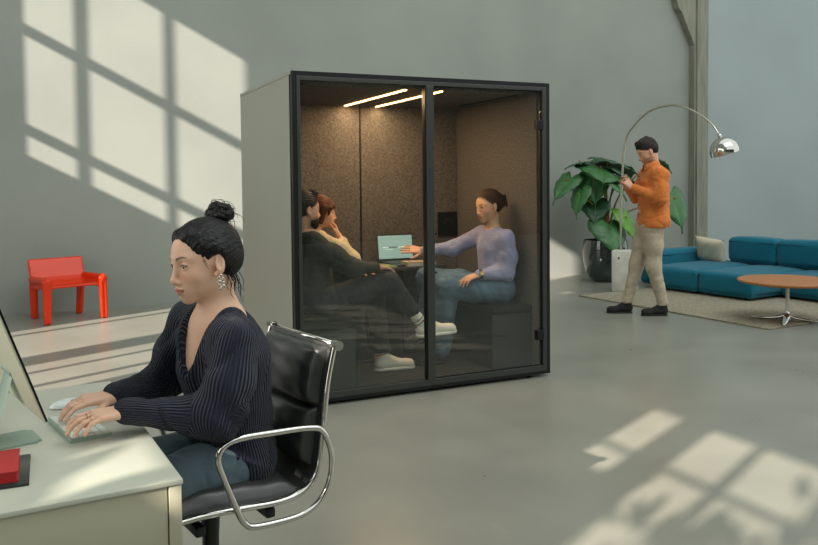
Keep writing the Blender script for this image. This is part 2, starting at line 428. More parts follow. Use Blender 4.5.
# ------------------------------------------------------------------ people
# head frame: origin between the eyes' height at the middle of the skull, x forward, y the person's left, z up
def head_sdf(s, T, sc=1.0, fem=True, lids=.5, jaw=1.0):
    o, R = T
    def c(a, b, ra, rb, k=.01, sq=None, mode='add'): s.cone(np.array(a)*sc, np.array(b)*sc, ra*sc, rb*sc, k*sc, T, sq, mode)
    def e(p, r, k=.01, mode='add', Rr=None): s.ell(np.array(p)*sc, np.array(r)*sc, k*sc, T, mode, Rr)
    e((-.014, 0, .026), (.094, .074, .083), .02)
    e((.022, 0, -.012), (.062, .063, .088), .03)
    e((.024, 0, -.064), (.054*jaw, .050*jaw, .046), .025)
    e((.066, 0, -.101), (.017, .018*jaw, .014), .022)
    for q in (-1, 1):
        e((.052, q*.036, -.034), (.022, .021, .021), .022)
        c((.074, q*.012, .019), (.060, q*.044, .019), .009, .008, .014)
        e((.093, q*.031, -.001), (.020, .018, .014), .012, 'sub')
        # eyelid ball with a slit
        e((.0675, q*.031, -.002), (.0155, .0160, .0140), .005)
        e((.0835, q*.031, -.0045), (.0085, .0125, .0010+.0042*lids), .0015, 'sub')
        e((.089, q*.012, -.045), (.010, .0075, .0070), .006)
    c((.079, 0, .006), (.098, 0, -.034), .0062, .0082, .012)
    e((.099, 0, -.040), (.0100, .0092, .0085), .008)
    for q in (-1, 1): e((.0945, q*.0062, -.0500), (.0045, .0030, .0028), .002, 'sub')
    e((.064, 0, -.068), (.026, .029, .027), .02)
    e((.0875, 0, -.0655), (.0085, .0215, .0052), .005)
    e((.0865, 0, -.0762), (.0085, .0180, .0062), .005)
    c((.0965, -.020, -.0702), (.0965, .020, -.0702), .0016, .0016, .003, mode='sub')
    for q in (-1, 1):
        Rr = np.array(Matrix.Rotation(q*.30, 3, 'Z') @ Matrix.Rotation(-.12, 3, 'Y'))
        e((-.010, q*.077, -.012), (.0175, .0075, .031), .005, 'add', Rr)
        e((-.004, q*.0845, -.008), (.0095, .0050, .019), .004, 'sub', Rr)
        e((.004, q*.073, -.040), (.008, .006, .009), .006)
SKIN = {'a': ((228, 184, 156), (168, 92, 80)), 'b': ((226, 176, 146), (190, 104, 88)), 'c': ((214, 164, 134), (176, 104, 86))}
def head_color(T, sc, tone, brow=(40, 28, 24), cheeks=.35, stubble=None):
    sk, lip = (np.array(lin(x)) for x in SKIN[tone]); br = np.array(lin(brow))
    def f(P):
        p = to_local(T, P)/sc; C = np.tile(sk, (len(P), 1))
        def blend(w, col): 
            nonlocal C
            w = np.clip(w, 0, 1)[:, None]; C = C*(1-w)+np.array(col)*w
        near = (np.linalg.norm(p, axis=1) < .2)
        y = np.abs(p[:, 1])
        g = np.exp(-(((y-.042)/.020)**2+((p[:, 2]+.034)/.018)**2))*(p[:, 0] > .03)*near
        blend(g*cheeks, np.array(sk)*np.array((1.0, .66, .60)))
        g = np.exp(-((y/.012)**2+((p[:, 2]+.042)/.012)**2))*(p[:, 0] > .085)*near
        blend(g*.3, np.array(sk)*np.array((1.0, .68, .62)))
        u = (1-(y/.0225)**2); w = ((p[:, 2] < -.0602-.004*(y/.02)) & (p[:, 2] > -.0812+.010*(y/.0225)**2) & (u > 0) & (p[:, 0] > .074) & near)
        blend(w*.7, lip)
        w = (np.abs(p[:, 2]+.0702) < .0013) & (y < .021) & (p[:, 0] > .078) & near
        blend(w*.8, np.array(lip)*.35)
        zc = .0200+.006*np.sin(np.clip((y-.012)/.034, 0, 1)*2.6)-.002
        w = (1-np.abs(p[:, 2]-zc)/(.0042*(1-.55*np.clip((y-.014)/.034, 0, 1))))*2.0
        w = w*((y > .012) & (y < .047) & (p[:, 0] > .045) & near)
        blend(np.clip(w, 0, .85), br)
        # lash line along the upper lid
        yy = y-.031; zl = -.0015+.0042*(1-(yy/.0135)**2)
        w = (np.abs(p[:, 2]-zl) < .0021) & (np.abs(yy) < .0145) & (p[:, 0] > .066) & near
        blend(w*.9, np.array((.012, .009, .008)))
        if stubble is not None:
            w = np.clip((-.045-p[:, 2])/.012, 0, 1)*(p[:, 2] > -.125)*near*np.clip((p[:, 0]+.01)/.02, 0, 1)
            lipz = (y < .022) & (p[:, 2] > -.082) & (p[:, 2] < -.060) & (p[:, 0] > .07)
            blend(w*~lipz*.5, np.array(lin(stubble)))
        return C
    return f
def eyes(T, sc, parent, gaze=(1, 0, -.35), iris=(38, 24, 18)):
    g = nrm(gaze)
    for q in (-1, 1):
        bm = bmesh.new(); bmesh.ops.create_uvsphere(bm, u_segments=20, v_segments=14, radius=.0122*sc)
        Rz = Vector((0, 0, 1)).rotation_difference(Vector(T[1] @ g)).to_matrix().to_4x4()
        for f in bm.faces:
            a = f.calc_center_median().normalized().z; f.material_index = 1 if a > .86 else 0
        bmesh.ops.transform(bm, matrix=Matrix.Translation(Vector(tw(T, np.array((.0685, q*.031, -.002))*sc))) @ Rz, verts=bm.verts)
        o = bm_obj('eye', bm, [MATS['eye_white'], MATS['eye_dark']], parent, True, True)
# hand frame: origin at the wrist, x along the hand, z out of the back of the hand; side +1 thumb towards +y, -1 towards -y
def hand_sdf(s, T, side, sc=1.0, curl=(.5, .5, .5, .5), spread=.10, thumb=(.55, .35, .3), mid=.85, lift=(0, 0, 0, 0)):
    L = ((.040, .024, .019), (.044, .027, .020), (.041, .025, .019), (.032, .019, .017))
    ks = ((.088, .026), (.091, .006), (.086, -.014), (.078, -.031)); r = (.0088, .0090, .0085, .0076)
    s.cone((-.03*sc, 0, 0), (.012*sc, 0, 0), .023*sc, .024*sc, .01, T, ((0, 0, 1), .72))
    for i in range(4):
        kx, ky = ks[i]; ky *= side
        s.cone(V(.006, ky*.62, 0)*sc, V(kx, ky, .002)*sc, .0140*sc, .0105*sc, .012*sc, T)
        a = V(kx, ky, .001); yaw = side*spread*(1.1-i*.85); pit = -lift[i]
        for j in range(3):
            pit += curl[i]*(.55 if j == 0 else mid if j == 1 else .55)
            d = V(math.cos(pit)*math.cos(yaw), math.cos(pit)*math.sin(yaw), -math.sin(pit))
            b = a+d*L[i][j]
            s.cone(a*sc, b*sc, r[i]*(1-.06*j)*sc, r[i]*(.95-.10*j)*sc, .0025 if j else .004, T); a = b
    a = V(.018, side*.020, -.006); az, cu, op = thumb
    for j, (l, rr) in enumerate(((.040, .0125), (.031, .0098), (.024, .0088))):
        an = az-cu*j*.8
        d = V(math.cos(an)*math.cos(op), side*math.sin(an)*math.cos(op), -math.sin(op)); b = a+d*l
        s.cone(a*sc, b*sc, rr*sc, rr*.88*sc, .006 if j == 0 else .003, T); a = b
def hair_obj(name, T, sc, prims, cuts, mname, parent, h=.004, ext=((-.17, .12), (-.12, .12), (-.24, .2)), grooves=.0012, gdir=None, relax=1):
    """prims/cuts work in the head frame; the mesh keeps that frame so its strands run with the head"""
    s = Sdf(axis(ext[0][0]*sc, ext[0][1]*sc, h), axis(ext[1][0]*sc, ext[1][1]*sc, h), axis(ext[2][0]*sc, ext[2][1]*sc, h))
    for p in prims:
        if p[0] == 'e': s.ell(np.array(p[1])*sc, np.array(p[2])*sc, p[3]*sc if len(p) > 3 else .01)
        else: s.cone(np.array(p[1])*sc, np.array(p[2])*sc, p[3]*sc, p[4]*sc, p[5]*sc if len(p) > 5 else .008)
    for p in cuts:
        if p[0] == 'e': s.ell(np.array(p[1])*sc, np.array(p[2])*sc, p[3]*sc if len(p) > 3 else .006, mode='sub')
        elif p[0] == 'p': s.cut_plane(np.array(p[1])*sc, p[2])
        else: s.cone(np.array(p[1])*sc, np.array(p[2])*sc, p[3]*sc, p[4]*sc, .006, mode='sub')
    def disp(P, N):
        q = P/sc
        ang = np.arctan2(q[:, 1], q[:, 2]+.02) if gdir is None else gdir(q)
        return grooves*(np.sin(ang*46+3*wnoise(q, 9, 2))+.6*np.sin(ang*91+4*wnoise(q, 14, 5)))
    Vx, Fc = s.mesh(relax); Vx, Fc = keep_big(Vx, Fc, .01)
    Vx = Vx+vnormals(Vx, Fc)*disp(Vx, None)[:, None]
    W = Vx @ T[1].T+T[0]
    me = bpy.data.meshes.new(name); me.from_pydata(W.tolist(), [], Fc.tolist())
    return mesh_obj(name, me, MATS[mname], parent, True, True)
def limb_attr(bones, ribs):
    """ribs running along the nearest bone; bones: (a, b, reference direction, count)"""
    def f(P):
        best = np.full(len(P), 9.); out = np.zeros(len(P))
        for a, b, ref, n in bones:
            a = np.array(a, float); b = np.array(b, float); ab = b-a; t = np.clip(((P-a) @ ab)/(ab @ ab), -.2, 1.2)
            D = P-a-np.outer(t, ab); d = np.linalg.norm(D, axis=1)-ribs.get(n, 0)
            x = nrm(ab); u = nrm(np.array(ref)-x*(np.array(ref) @ x)); v = np.cross(x, u)
            ang = np.arctan2(D @ v, D @ u)/(2*PI)*n
            m = d < best; best = np.where(m, d, best); out = np.where(m, ang, out)
        return out
    return f
def trouser_folds(P, amp=.004, seed=0): return amp*wnoise(P, 5, seed)+amp*.6*np.abs(wnoise(P, 11, seed+3))
# ---- seated woman at the desk
def desk_woman():
    f = nrm((-.98, -.19, 0)); org = V(.43, 2.22, 0)
    root = empty('person', org, 0, 'woman with black bun in a navy ribbed sweater typing at the white desk', 'person')
    HT = None
    hf = nrm((-.94, -.344, -.16)); H = frame((.405, 2.318, 1.192), hf, (-.05, .03, 1)); sc = 1.0
    neck0, neck1 = V(.452, 2.335, 1.035), tw(H, (-.030, 0, -.075))
    shN, shF = V(.464, 2.175, .975), V(.395, 2.500, .982)
    elN, elF = V(.402, 2.155, .774), V(.335, 2.590, .795)
    wrN, wrF = V(.180, 2.290, .786), V(.160, 2.460, .788)
    pel, lum, che = V(.510, 2.435, .585), V(.500, 2.400, .74), V(.466, 2.350, .90)
    hipN, hipF = V(.505, 2.350, .565), V(.50, 2.515, .565)
    knN, knF = V(.130, 2.230, .575), V(.100, 2.420, .575)
    anN, anF = V(.17, 2.25, .11), V(.15, 2.41, .11)
    s = Sdf(axis(-.08, .70, .007, [(-.01, .22, .0026), (.28, .52, .0022)]), axis(2.05, 2.72, .007, [(2.17, 2.53, .0024)]),
            axis(.01, 1.34, .009, [(.735, .83, .0024), (1.06, 1.31, .0022)]))
    head_sdf(s, H, sc, lids=.62)
    s.cone(neck0, neck1, .053, .049, .03)
    s.cone(V(.466, 2.25, .985), V(.435, 2.40, .99), .05, .05, .05)
    s.chain([pel, lum, che, V(.455, 2.34, .985)], [.12, .095, .105, .07], .06)
    for a, b, c_, d in ((shN, elN, wrN, 1), (shF, elF, wrF, 1)):
        s.chain([a, b, c_], [.043, .034, .024], .02)
    for a, b, c_ in ((hipN, knN, anN), (hipF, knF, anF)):
        s.chain([a, b, c_], [.075, .050, .034], .03)
        s.cone(c_+V(0, 0, -.05), c_+f*.15+V(0, 0, -.07), .030, .024, .03)
    TN = frame(wrN, nrm(V(.090, 2.262, .790)-wrN), (-.06, -.16, 1)); TF = frame(wrF, nrm(V(.070, 2.430, .790)-wrF), (-.08, -.16, 1))
    hand_sdf(s, TN, -1, .90, (.64, .62, .64, .68), .09, (.50, .35, .40), lift=(.18, .12, .10, .12))
    hand_sdf(s, TF, +1, .90, (.60, .62, .64, .66), .11, (.50, .35, .40), lift=(.16, .14, .10, .10))
    body = sdf_obj('body', s, MATS['skin'], root, relax=1, color=head_color(H, sc, 'a', brow=(58, 44, 38)))
    # jeans
    j = Sdf(axis(-.06, .70, .006), axis(2.05, 2.68, .006), axis(.10, .76, .006))
    j.chain([pel+V(.01, 0, 0), lum+V(0, 0, -.03)], [.122, .108], .05)
    for a, b, c_ in ((hipN, knN, anN), (hipF, knF, anF)):
        j.chain([a, b, c_+V(0, 0, .02)], [.094, .070, .062], .03)
    j.cut_plane((0, 0, .66), (0, 0, 1)); j.cut_plane((0, 0, .13), (0, 0, -1))
    jo = sdf_obj('jeans', j, MATS['denim'], root, disp=lambda P, N: .004*wnoise(P, 6, 1)+.006*crease(P*V(1, .6, 1), 5, 2, 3)+.0035*crease(P*V(.5, 1.4, 1), 13, 5, 3))
    for a in (anN, anF):
        bm = bmesh.new(); q = Sdf(axis(a[0]-.24, a[0]+.1, .007), axis(a[1]-.12, a[1]+.1, .007), axis(-.01, .12, .007))
        q.cone(a+V(.03, .01, -.065), a+f*.16+V(0, 0, -.07), .042, .036, .02); q.cone(a, a+V(0, 0, -.05), .04, .042, .03)
        q.cut_plane((0, 0, .004), (0, 0, -1)); q.cut_plane((0, 0, .10), (0, 0, 1)); bm.free(); sdf_obj('shoe', q, MATS['black_leather'], root)
    # ribbed sweater with a deep V neck
    w = Sdf(axis(.10, .72, .0042), axis(2.02, 2.74, .0042), axis(.50, 1.10, .0042))
    w.chain([V(.500, 2.415, .60), V(.490, 2.395, .74), V(.466, 2.350, .90), V(.450, 2.340, .965)], [.130, .116, .126, .098], .06)
    w.cone(V(.520, 2.345, .565), V(.520, 2.50, .565), .088, .088, .06)
    w.cone(V(.468, 2.192, .962), V(.405, 2.485, .972), .060, .060, .06)
    w.cone(V(.462, 2.25, 1.014), V(.432, 2.41, 1.010), .036, .036, .05)
    w.chain([V(.470, 2.188, .970), V(.440, 2.155, .86), elN+V(.010, -.004, .004), wrN+V(.045, -.028, .0)], [.066, .067, .064, .038], .04)
    w.cone(wrN+V(.045, -.028, 0), wrN+V(.008, -.005, 0), .040, .038, .01)
    w.chain([V(.400, 2.500, .985), V(.365, 2.560, .88), elF, wrF+V(.045, .03, 0)], [.070, .068, .062, .038], .04)
    w.cone(wrF+V(.045, .030, 0), wrF+V(.012, .008, 0), .040, .038, .01)
    # neck opening: a wedge cut from the front
    nf = nrm((-.92, -.39, 0)); nl = V(-nf[1], nf[0], 0); nc = V(.452, 2.338, 0)
    def vcut(P):
        q = P-nc; a = q @ nf; b = np.abs(q @ nl); z = P[:, 2]
        wdt = np.clip((z-.865)/.185, 0, 1)**.85*.080
        return np.maximum.reduce([(b-wdt)*.8, .868-z, -(a+.045)])
    w.apply(V(.25, 2.1, .86), V(.55, 2.6, 1.1), vcut, .010, 'sub')
    w.cone(neck0+V(.008, .004, -.03), neck1+V(0, 0, .03), .066, .066, .012, mode='sub')
    bones = [(V(.525, 2.385, .60), V(.47, 2.345, 1.0), (1, 0, 0), 84), (V(.470, 2.188, .970), elN+V(.010, -.004, 0), (0, 0, 1), 46), (elN+V(.010, -.004, 0), wrN, (1, 0, .6), 40),
             (V(.40, 2.50, .985), elF, (0, 0, 1), 46), (elF, wrF, (1, 0, .6), 40)]
    def fold(P, N):
        d = .004*wnoise(P, 5, 4)+.008*crease(P*V(1, 1, .7), 4.5, 7)
        for e_ in (elN+V(.02, -.01, 0), elF):
            r = np.linalg.norm(P-e_, axis=1); d = d+.007*np.exp(-(r/.10)**2)*np.sin((P[:, 0]*60+P[:, 2]*45))
        return d
    sw = sdf_obj('sweater', w, MATS['navy_knit'], root, relax=2, disp=fold, attr=limb_attr(bones, {84: .128, 46: .07, 40: .05}))
    # belt tie knot at the far side of the waist
    # hair: swept back cap, bun and loose strands
    prims = [('e', (-.021, 0, .030), (.1030, .0825, .0900)), ('e', (-.060, 0, -.012), (.062, .066, .060), .03),
             ('c', (.044, .032, .080), (-.02, .064, .034), .014, .018, .02), ('c', (.044, -.032, .080), (-.02, -.064, .034), .014, .018, .02),
             ('c', (.036, .058, .048), (-.02, .072, .014), .009, .013, .02), ('c', (.036, -.058, .048), (-.02, -.072, .014), .009, .013, .02)]
    cuts = [('e', (.100, 0, -.018), (.074, .070, .090), .022), ('e', (.052, 0, -.085), (.075, .10, .070), .01), ('e', (.0, 0, -.130), (.120, .12, .075), .01)]
    for q in (-1, 1): cuts.append(('e', (.002, q*.088, -.018), (.028, .026, .036), .006))
    hair = hair_obj('hair', H, sc, prims, cuts, 'hair_black', root, .0028, grooves=.0005, gdir=lambda q: np.arctan2(q[:, 1], q[:, 2]+.05+.3*q[:, 0]))
    bun_c = tw(H, (-.088, -.004, .117)); bm = bmesh.new(); rr = random.Random(5)
    for i in range(15):
        ax = nrm((rr.uniform(-.6, .6), rr.uniform(-.6, .6), 1)) if i else V(0, 0, 1)
        u = nrm(np.cross(ax, (1, .2, 0))); v = np.cross(ax, u); R0_ = .018+.018*rr.random(); a0 = rr.uniform(0, 6.28)
        pts = [bun_c+ax*(.010*math.sin(t*2+i)+rr.uniform(-.006, .006))+(u*math.cos(a0+t)+v*math.sin(a0+t)*.85)*R0_*(1+.16*math.sin(3*t+i)) for t in np.linspace(0, rr.uniform(4, 6.6), 13)]
        tube(bm, pts, [.003]+[.0085+.003*rr.random()]*11+[.002], 7, 4)
    tube(bm, [tw(H, (-.06, 0, .075)), tw(H, (-.078, 0, .100)), bun_c], [.030, .020, .018], 12, 3)
    for i in range(44):
        d = nrm(V(rr.gauss(0, 1), rr.gauss(0, 1), rr.gauss(.3, .9))); p = bun_c+d*.024; t = nrm(np.cross(d, nrm(V(rr.gauss(0, 1), rr.gauss(0, 1), rr.gauss(0, 1)))))
        L_ = rr.uniform(.02, .05); tube(bm, [p, p+d*L_*.4+t*L_*.3, p+d*L_*.5+t*L_*.8+V(0, 0, -.2*L_), p+d*L_*.35+t*L_*1.1+V(0, 0, -.5*L_)], [.0011, .0009, .0007, .0003], 4, 4)
    bm_obj('hair_bun', bm, MATS['hair_black'], hair, True, True)
    bm = bmesh.new()
    for i in range(26):   # stray strands at the nape and temples
        q = rr.choice((-1, 1, 1)); a = V(rr.uniform(-.075, -.03), q*rr.uniform(.045, .072), rr.uniform(-.06, -.02))
        L_ = rr.uniform(.04, .085); tube(bm, [tw(H, a), tw(H, a+V(-.006, q*.006, -L_*.4)), tw(H, a+V(.000, q*rr.uniform(0, .012), -L_*.75)), tw(H, a+V(-.010, q*rr.uniform(-.005, .014), -L_))], [.0012, .0010, .0008, .0003], 4, 4)
    for i in range(16):
        q = rr.choice((-1, 1)); a = V(rr.uniform(.02, .045), q*rr.uniform(.055, .066), rr.uniform(.02, .045))
        tube(bm, [tw(H, a), tw(H, a+V(-.002, q*.008, -.022)), tw(H, a+V(-.012, q*.007, -.045))], [.0011, .0008, .0003], 4, 4)
    bm_obj('hair_strand', bm, MATS['hair_black'], hair, True, True)['kind'] = 'stuff'
    eyes(H, sc, root, (1, 0, -.3))
    # drop earring of linked silver petals, a small ring and two finger rings
    bm = bmesh.new(); e0 = V(.002, .082, -.046)
    for k in range(4):
        for q in (-1, 1):
            c_ = tw(H, e0+V(q*.0055, .003*(k % 2), -.010*k-.004*(q > 0)))
            r_ = bmesh.ops.create_uvsphere(bm, u_segments=10, v_segments=7, radius=.0066)
            bmesh.ops.transform(bm, matrix=Matrix.Translation(Vector(c_)) @ Matrix.Rotation(q*.6+k, 4, 'Y') @ Matrix.Diagonal((.55, .5, 1.0, 1)), verts=r_['verts'])
    ob = bm_obj('earring', bm, MATS['silver'], root, True, True); ob['label'] = 'dangling silver earring of petal shaped drops'
    for T_, sd_, i_ in ((TN, -1, 1), (TN, -1, 2), (TF, 1, 2)):
        ks = ((.088, .026), (.091, .006), (.086, -.014), (.078, -.031))[i_]
        bm = bmesh.new(); c_ = V(ks[0]+.020, ks[1]*sd_, -.001)*.9
        tube(bm, [tw(T_, c_+V(.35*math.cos(a)*0, .0089*math.cos(a), .0089*math.sin(a))) for a in np.linspace(0, 6.283, 17)], .0011, 6, 1)
        bm_obj('finger_ring', bm, MATS['gold' if i_ == 1 else 'silver'], root, True, True)
    # she sits a touch further from the desk edge than her hands: ease the upper body back
    for o in list(root.children_recursive):
        if o.type != 'MESH': continue
        n = len(o.data.vertices); P = np.empty(n*3, np.float32); o.data.vertices.foreach_get('co', P); P = P.reshape(-1, 3).astype(float)
        Mw = np.array(parent_world(o)); P = P @ Mw[:3, :3].T+Mw[:3, 3]
        t = np.clip((P[:, 0]-.16)/.22, 0, 1); k = 1+.045*t*t*(3-2*t); C0 = V(0, 0, 1.41); P = C0+(P-C0)*k[:, None]
        P = (P-Mw[:3, 3]) @ Mw[:3, :3]; o.data.vertices.foreach_set('co', P.astype(np.float32).ravel()); o.data.update()
    return root
# ------------------------------------------------------------------ the hall
XL, YB = -4.0, 9.637
def room():
    bm = bmesh.new(); box2(bm, (XL-.3, -14, -.12), (16, YB+.4, 0)); tag(bm_obj('floor', bm, MATS['floor_concrete']), kind='structure')
    bm = bmesh.new(); box2(bm, (XL-.3, YB, 0), (9.62, YB+.3, 14)); tag(bm_obj('wall_back', bm, MATS['plaster']), kind='structure')
    bm = bmesh.new(); box2(bm, (9.62, YB-.02, 0), (16, YB+.3, 14)); tag(bm_obj('wall_back_right', bm, MATS['plaster_right']), kind='structure')
    bm = bmesh.new(); box2(bm, (XL-.3, -8.3, 0), (16, -8, 4.2)); tag(bm_obj('wall_front', bm, MATS['front_dark']), kind='structure')  # unseen wall, added so the glass reflects dark; low to let sky in
    # raw concrete column with a haunch that widens towards the roof
    bm = bmesh.new()
    prism(bm, [(9.31, 0), (9.60, 0), (9.60, 14), (8.40, 14), (8.60, 6.2), (8.93, 4.22), (8.99, 4.05), (9.05, 4.00), (9.31, 3.50)], -.0, .12,
          M=Matrix.Translation((0, YB, 0)) @ Matrix.Rotation(PI/2, 4, 'X'))
    box2(bm, (9.345, YB-.15, 0), (9.36, YB-.12, 14), bev=.004)
    tag(bm_obj('trim_1', bm, MATS['raw_concrete']), kind='structure')
    # window wall: a grid of wall pieces around the openings (y0,y1,z0,z1)
    holes = [(6.49, 7.73, 3.76, 6.23), (3.90, 6.66, 1.72, 3.10), (4.04, 5.10, 5.25, 6.22), (-2.60, -.39, 2.72, 3.93), (-.19, .075, 3.39, 3.93), (-.39, .16, 2.70, 3.00), (2.85, 3.28, 5.20, 5.30)]
    ys = sorted({-14.0, YB} | {h[0] for h in holes} | {h[1] for h in holes}); zs = sorted({0.0, 19.0} | {h[2] for h in holes} | {h[3] for h in holes})
    bm = bmesh.new()
    for a, b in zip(ys[:-1], ys[1:]):
        z0 = None
        for c, d in zip(zs[:-1], zs[1:]):
            ym, zm = (a+b)/2, (c+d)/2; op = any(h[0] < ym < h[1] and h[2] < zm < h[3] for h in holes)
            if not op and z0 is None: z0 = c
            if (op or d == zs[-1]) and z0 is not None:
                z1 = c if op else d
                box2(bm, (XL-.06, a, z0), (XL, b, z1)); z0 = None
    tag(bm_obj('wall_left', bm, MATS['plaster']), kind='structure')
    # mullions (y spans) and transoms (z spans) of each window; the low shutters stay inside the opening
    bars = [([(7.39, 7.45), (6.92, 6.97)], [(4.01, 4.12), (5.10, 5.21)]),
            ([(6.36, 6.42), (4.90, 5.26), (4.59, 4.64), (4.12, 4.18)], []),
            ([], []),
            ([(-.766, -.714), (-1.22, -1.17), (-1.72, -1.67), (-2.2, -2.15)], [(3.555, 3.58)]), ([], [(3.555, 3.58)]), ([], []), ([], [])]
    for n, (h, (my, tz)) in enumerate(zip(holes, bars)):
        bm = bmesh.new()
        for a, b in my: box2(bm, (XL-.05, a, h[2]), (XL-.01, b, h[3]))
        for a, b in tz: box2(bm, (XL-.052, h[0], a), (XL-.008, h[1], b))
        for a, b, c, d in ((h[0]-.05, h[1]+.05, h[2]-.05, h[2]), (h[0]-.05, h[1]+.05, h[3], h[3]+.05), (h[0]-.05, h[0], h[2], h[3]), (h[1], h[1]+.05, h[2], h[3])):
            box2(bm, (XL, a, c), (XL+.02, b, d))
        tag(bm_obj('window_%d' % (n+1), bm, MATS['window_frame']), kind='structure')
    # shrub outside the near window whose leaves dapple the light
    t = empty('tree', (XL-.5, -.9, 0), 0, 'leafy shrub growing outside the tall left window, dappling the sunlight', 'tree')
    rr = random.Random(11); bm = bmesh.new(); bs = bmesh.new()
    def leaf(c, d, L_, w_):
        n_ = nrm(np.cross(d, (1, 0, 0))); q = [c]+[c+d*L_*a+n_*L_*w_*b for a, b in ((.12, .6), (.35, 1), (.65, .75), (1, 0))]+[c+d*L_*a-n_*L_*w_*b for a, b in ((.65, .75), (.35, 1), (.12, .6))]
        bm.faces.new([bm.verts.new(p) for p in q])
    for i in range(34):
        y0 = rr.uniform(-2.8, -.60); hi = 3.50+(.20 if y0 < -.98 else 0)+.14*math.sin(y0*7.3+.4)
        top = V(XL-.35+rr.uniform(-.1, .1), y0+rr.uniform(-.25, .25), hi+rr.uniform(-.15, .12)); base = V(XL-.45, y0*.6-.4, 0.0)
        tube(bs, [base, V(XL-.45, y0, 2.3), top], [.014, .009, .004], 5, 4)
        for k in range(8):
            t_ = rr.uniform(.2, 1.05); c = V(XL-.45, y0, 2.6)*(1-t_)+top*t_
            leaf(c, nrm(V(rr.uniform(-.3, .3), rr.gauss(0, 1), rr.gauss(.3, .8))), rr.uniform(.10, .22), rr.uniform(.14, .24))
    for i in range(12):
        y0 = rr.uniform(-.62, .02); top = V(XL-.35, y0+rr.uniform(-.15, .15), rr.uniform(2.95, 3.15)); tube(bs, [V(XL-.45, y0*.6, 0), V(XL-.45, y0, 2.3), top], [.014, .009, .004], 5, 4)
        for k in range(5): 
            t_ = rr.uniform(.45, 1); leaf(V(XL-.45, y0, 2.4)*(1-t_)+top*t_, nrm(V(0, rr.gauss(0, 1), rr.gauss(.2, .6))), rr.uniform(.14, .24), .24)
    bm_obj('foliage', bm, MATS['leaf'], t, None, True); bm_obj('stem', bs, MATS['bark'], t, True, True)
room()
# ------------------------------------------------------------------ desk and what stands on it
def desk():
    a = math.radians(4.6); M = Matrix.Translation((.275, 1.885, 0)) @ Matrix.Rotation(a, 4, 'Z')   # local: x<0 along the near edge, y>0 away
    root = empty('desk', (.275-.8, 2.4, 0), 0, 'white office desk the woman types at, with a deep cream side panel', 'desk')
    def part(name, lo, hi, m, bev=.002, par=root):
        bm = bmesh.new(); box2(bm, lo, hi, bev=bev); bmesh.ops.transform(bm, matrix=M, verts=bm.verts); return bm_obj(name, bm, MATS[m], par, 40, True)
    part('desktop', (-1.7, 0, .708), (0, 1.07, .72), 'desk_top', .002)
    dr = part('side_panel', (-1.66, .008, .555), (-.035, .17, .7075), 'desk_cream')
    part('panel_post', (-.032, .004, .545), (-.003, .17, .7075), 'desk_cream')
    for x, y in ((-.05, .04), (-.05, 1.03), (-1.65, .04), (-1.65, 1.03)):
        part('leg', (x-.018, y-.018, 0), (x+.018, y+.018, .554 if y < .2 else .7075), 'desk_cream', .004)
    return M
DM = desk()
def on_desk(name, label, cat, verts_fn, m, parent=None, smooth=30): ...
def computer():
    # monitor leaning back, seen past its left edge from behind; faces the woman (+x)
    r = empty('desktop_monitor', (-.10, 2.40, .72), 0, 'thin mint green all-in-one computer monitor on a flat metal stand', 'monitor')
    # panel frame: bottom near-right corner and axes
    wide = nrm((-.235, .972, 0)); up = nrm(V(-.972, -.235, 0)*math.sin(.33)+V(0, 0, 1)*math.cos(.33)); nn = np.cross(wide, up)  # normal roughly +x
    if nn[0] < 0: nn = -nn
    base = V(-.012, 2.16, .820); W_, H_, T_ = .547, .46, .008
    def panel(name, w0, w1, h0, h1, t0, t1, m, par=r, bev=.002):
        bm = bmesh.new(); box2(bm, (w0, h0, t0), (w1, h1, t1), bev=bev)
        Mx = Matrix(((wide[0], up[0], nn[0], base[0]), (wide[1], up[1], nn[1], base[1]), (wide[2], up[2], nn[2], base[2]), (0, 0, 0, 1)))
        bmesh.ops.transform(bm, matrix=Mx, verts=bm.verts); bmesh.ops.recalc_face_normals(bm, faces=bm.faces); return bm_obj(name, bm, MATS[m], par, 40, True)
    panel('housing', 0, W_, 0, H_, -T_, 0, 'mint_back'); s = panel('screen', .003, W_-.003, .06, H_-.003, .0003, .003, 'screen_dark', bev=0)
    panel('bezel_edge', -.002, 0.0, 0, H_, -.003, .002, 'screen_dark', bev=0)
    panel('chin', .001, W_-.001, .001, .058, .0003, .002, 'mint_metal', bev=0)
    wd = V(-.235, .972, 0); bk = V(-.972, -.235, 0); c0 = V(-.076, 2.426, 0)
    bm = bmesh.new(); prism(bm, [tuple((V(-.024, 2.325, 0)+bk*a+wd*b)[:2]) for a, b in ((0, 0), (0, .13), (.16, .13), (.16, 0))], .7202, .7262); bmesh.ops.recalc_face_normals(bm, faces=bm.faces)
    bmesh.ops.bevel(bm, geom=[e for e in bm.edges if abs((e.verts[0].co-e.verts[1].co).z) > .004], offset=.012, segments=4, affect='EDGES')
    bm_obj('foot', bm, MATS['mint_metal'], r, 40, True)
    bm = bmesh.new(); A = V(-.155, 2.375, .7262); B = V(-.104, 2.402, .905)
    t_ = nrm(B-A); tube(bm, [A, B], [.055, .050], 4, 1, sq=.08, up=np.cross(t_, wd))
    bm_obj('stand_neck', bm, MATS['mint_metal'], r, 40, True)
    bm = bmesh.new(); tube(bm, [B-wd*.055+V(0, 0, .004), B+wd*.055+V(0, 0, .004)], [.010, .010], 14, 1)
    tube(bm, [B, B-bk*.018+V(0, 0, -.004)], [.012, .012], 10, 1)
    bm_obj('hinge', bm, MATS['mint_metal'], r, 40, True)
computer()
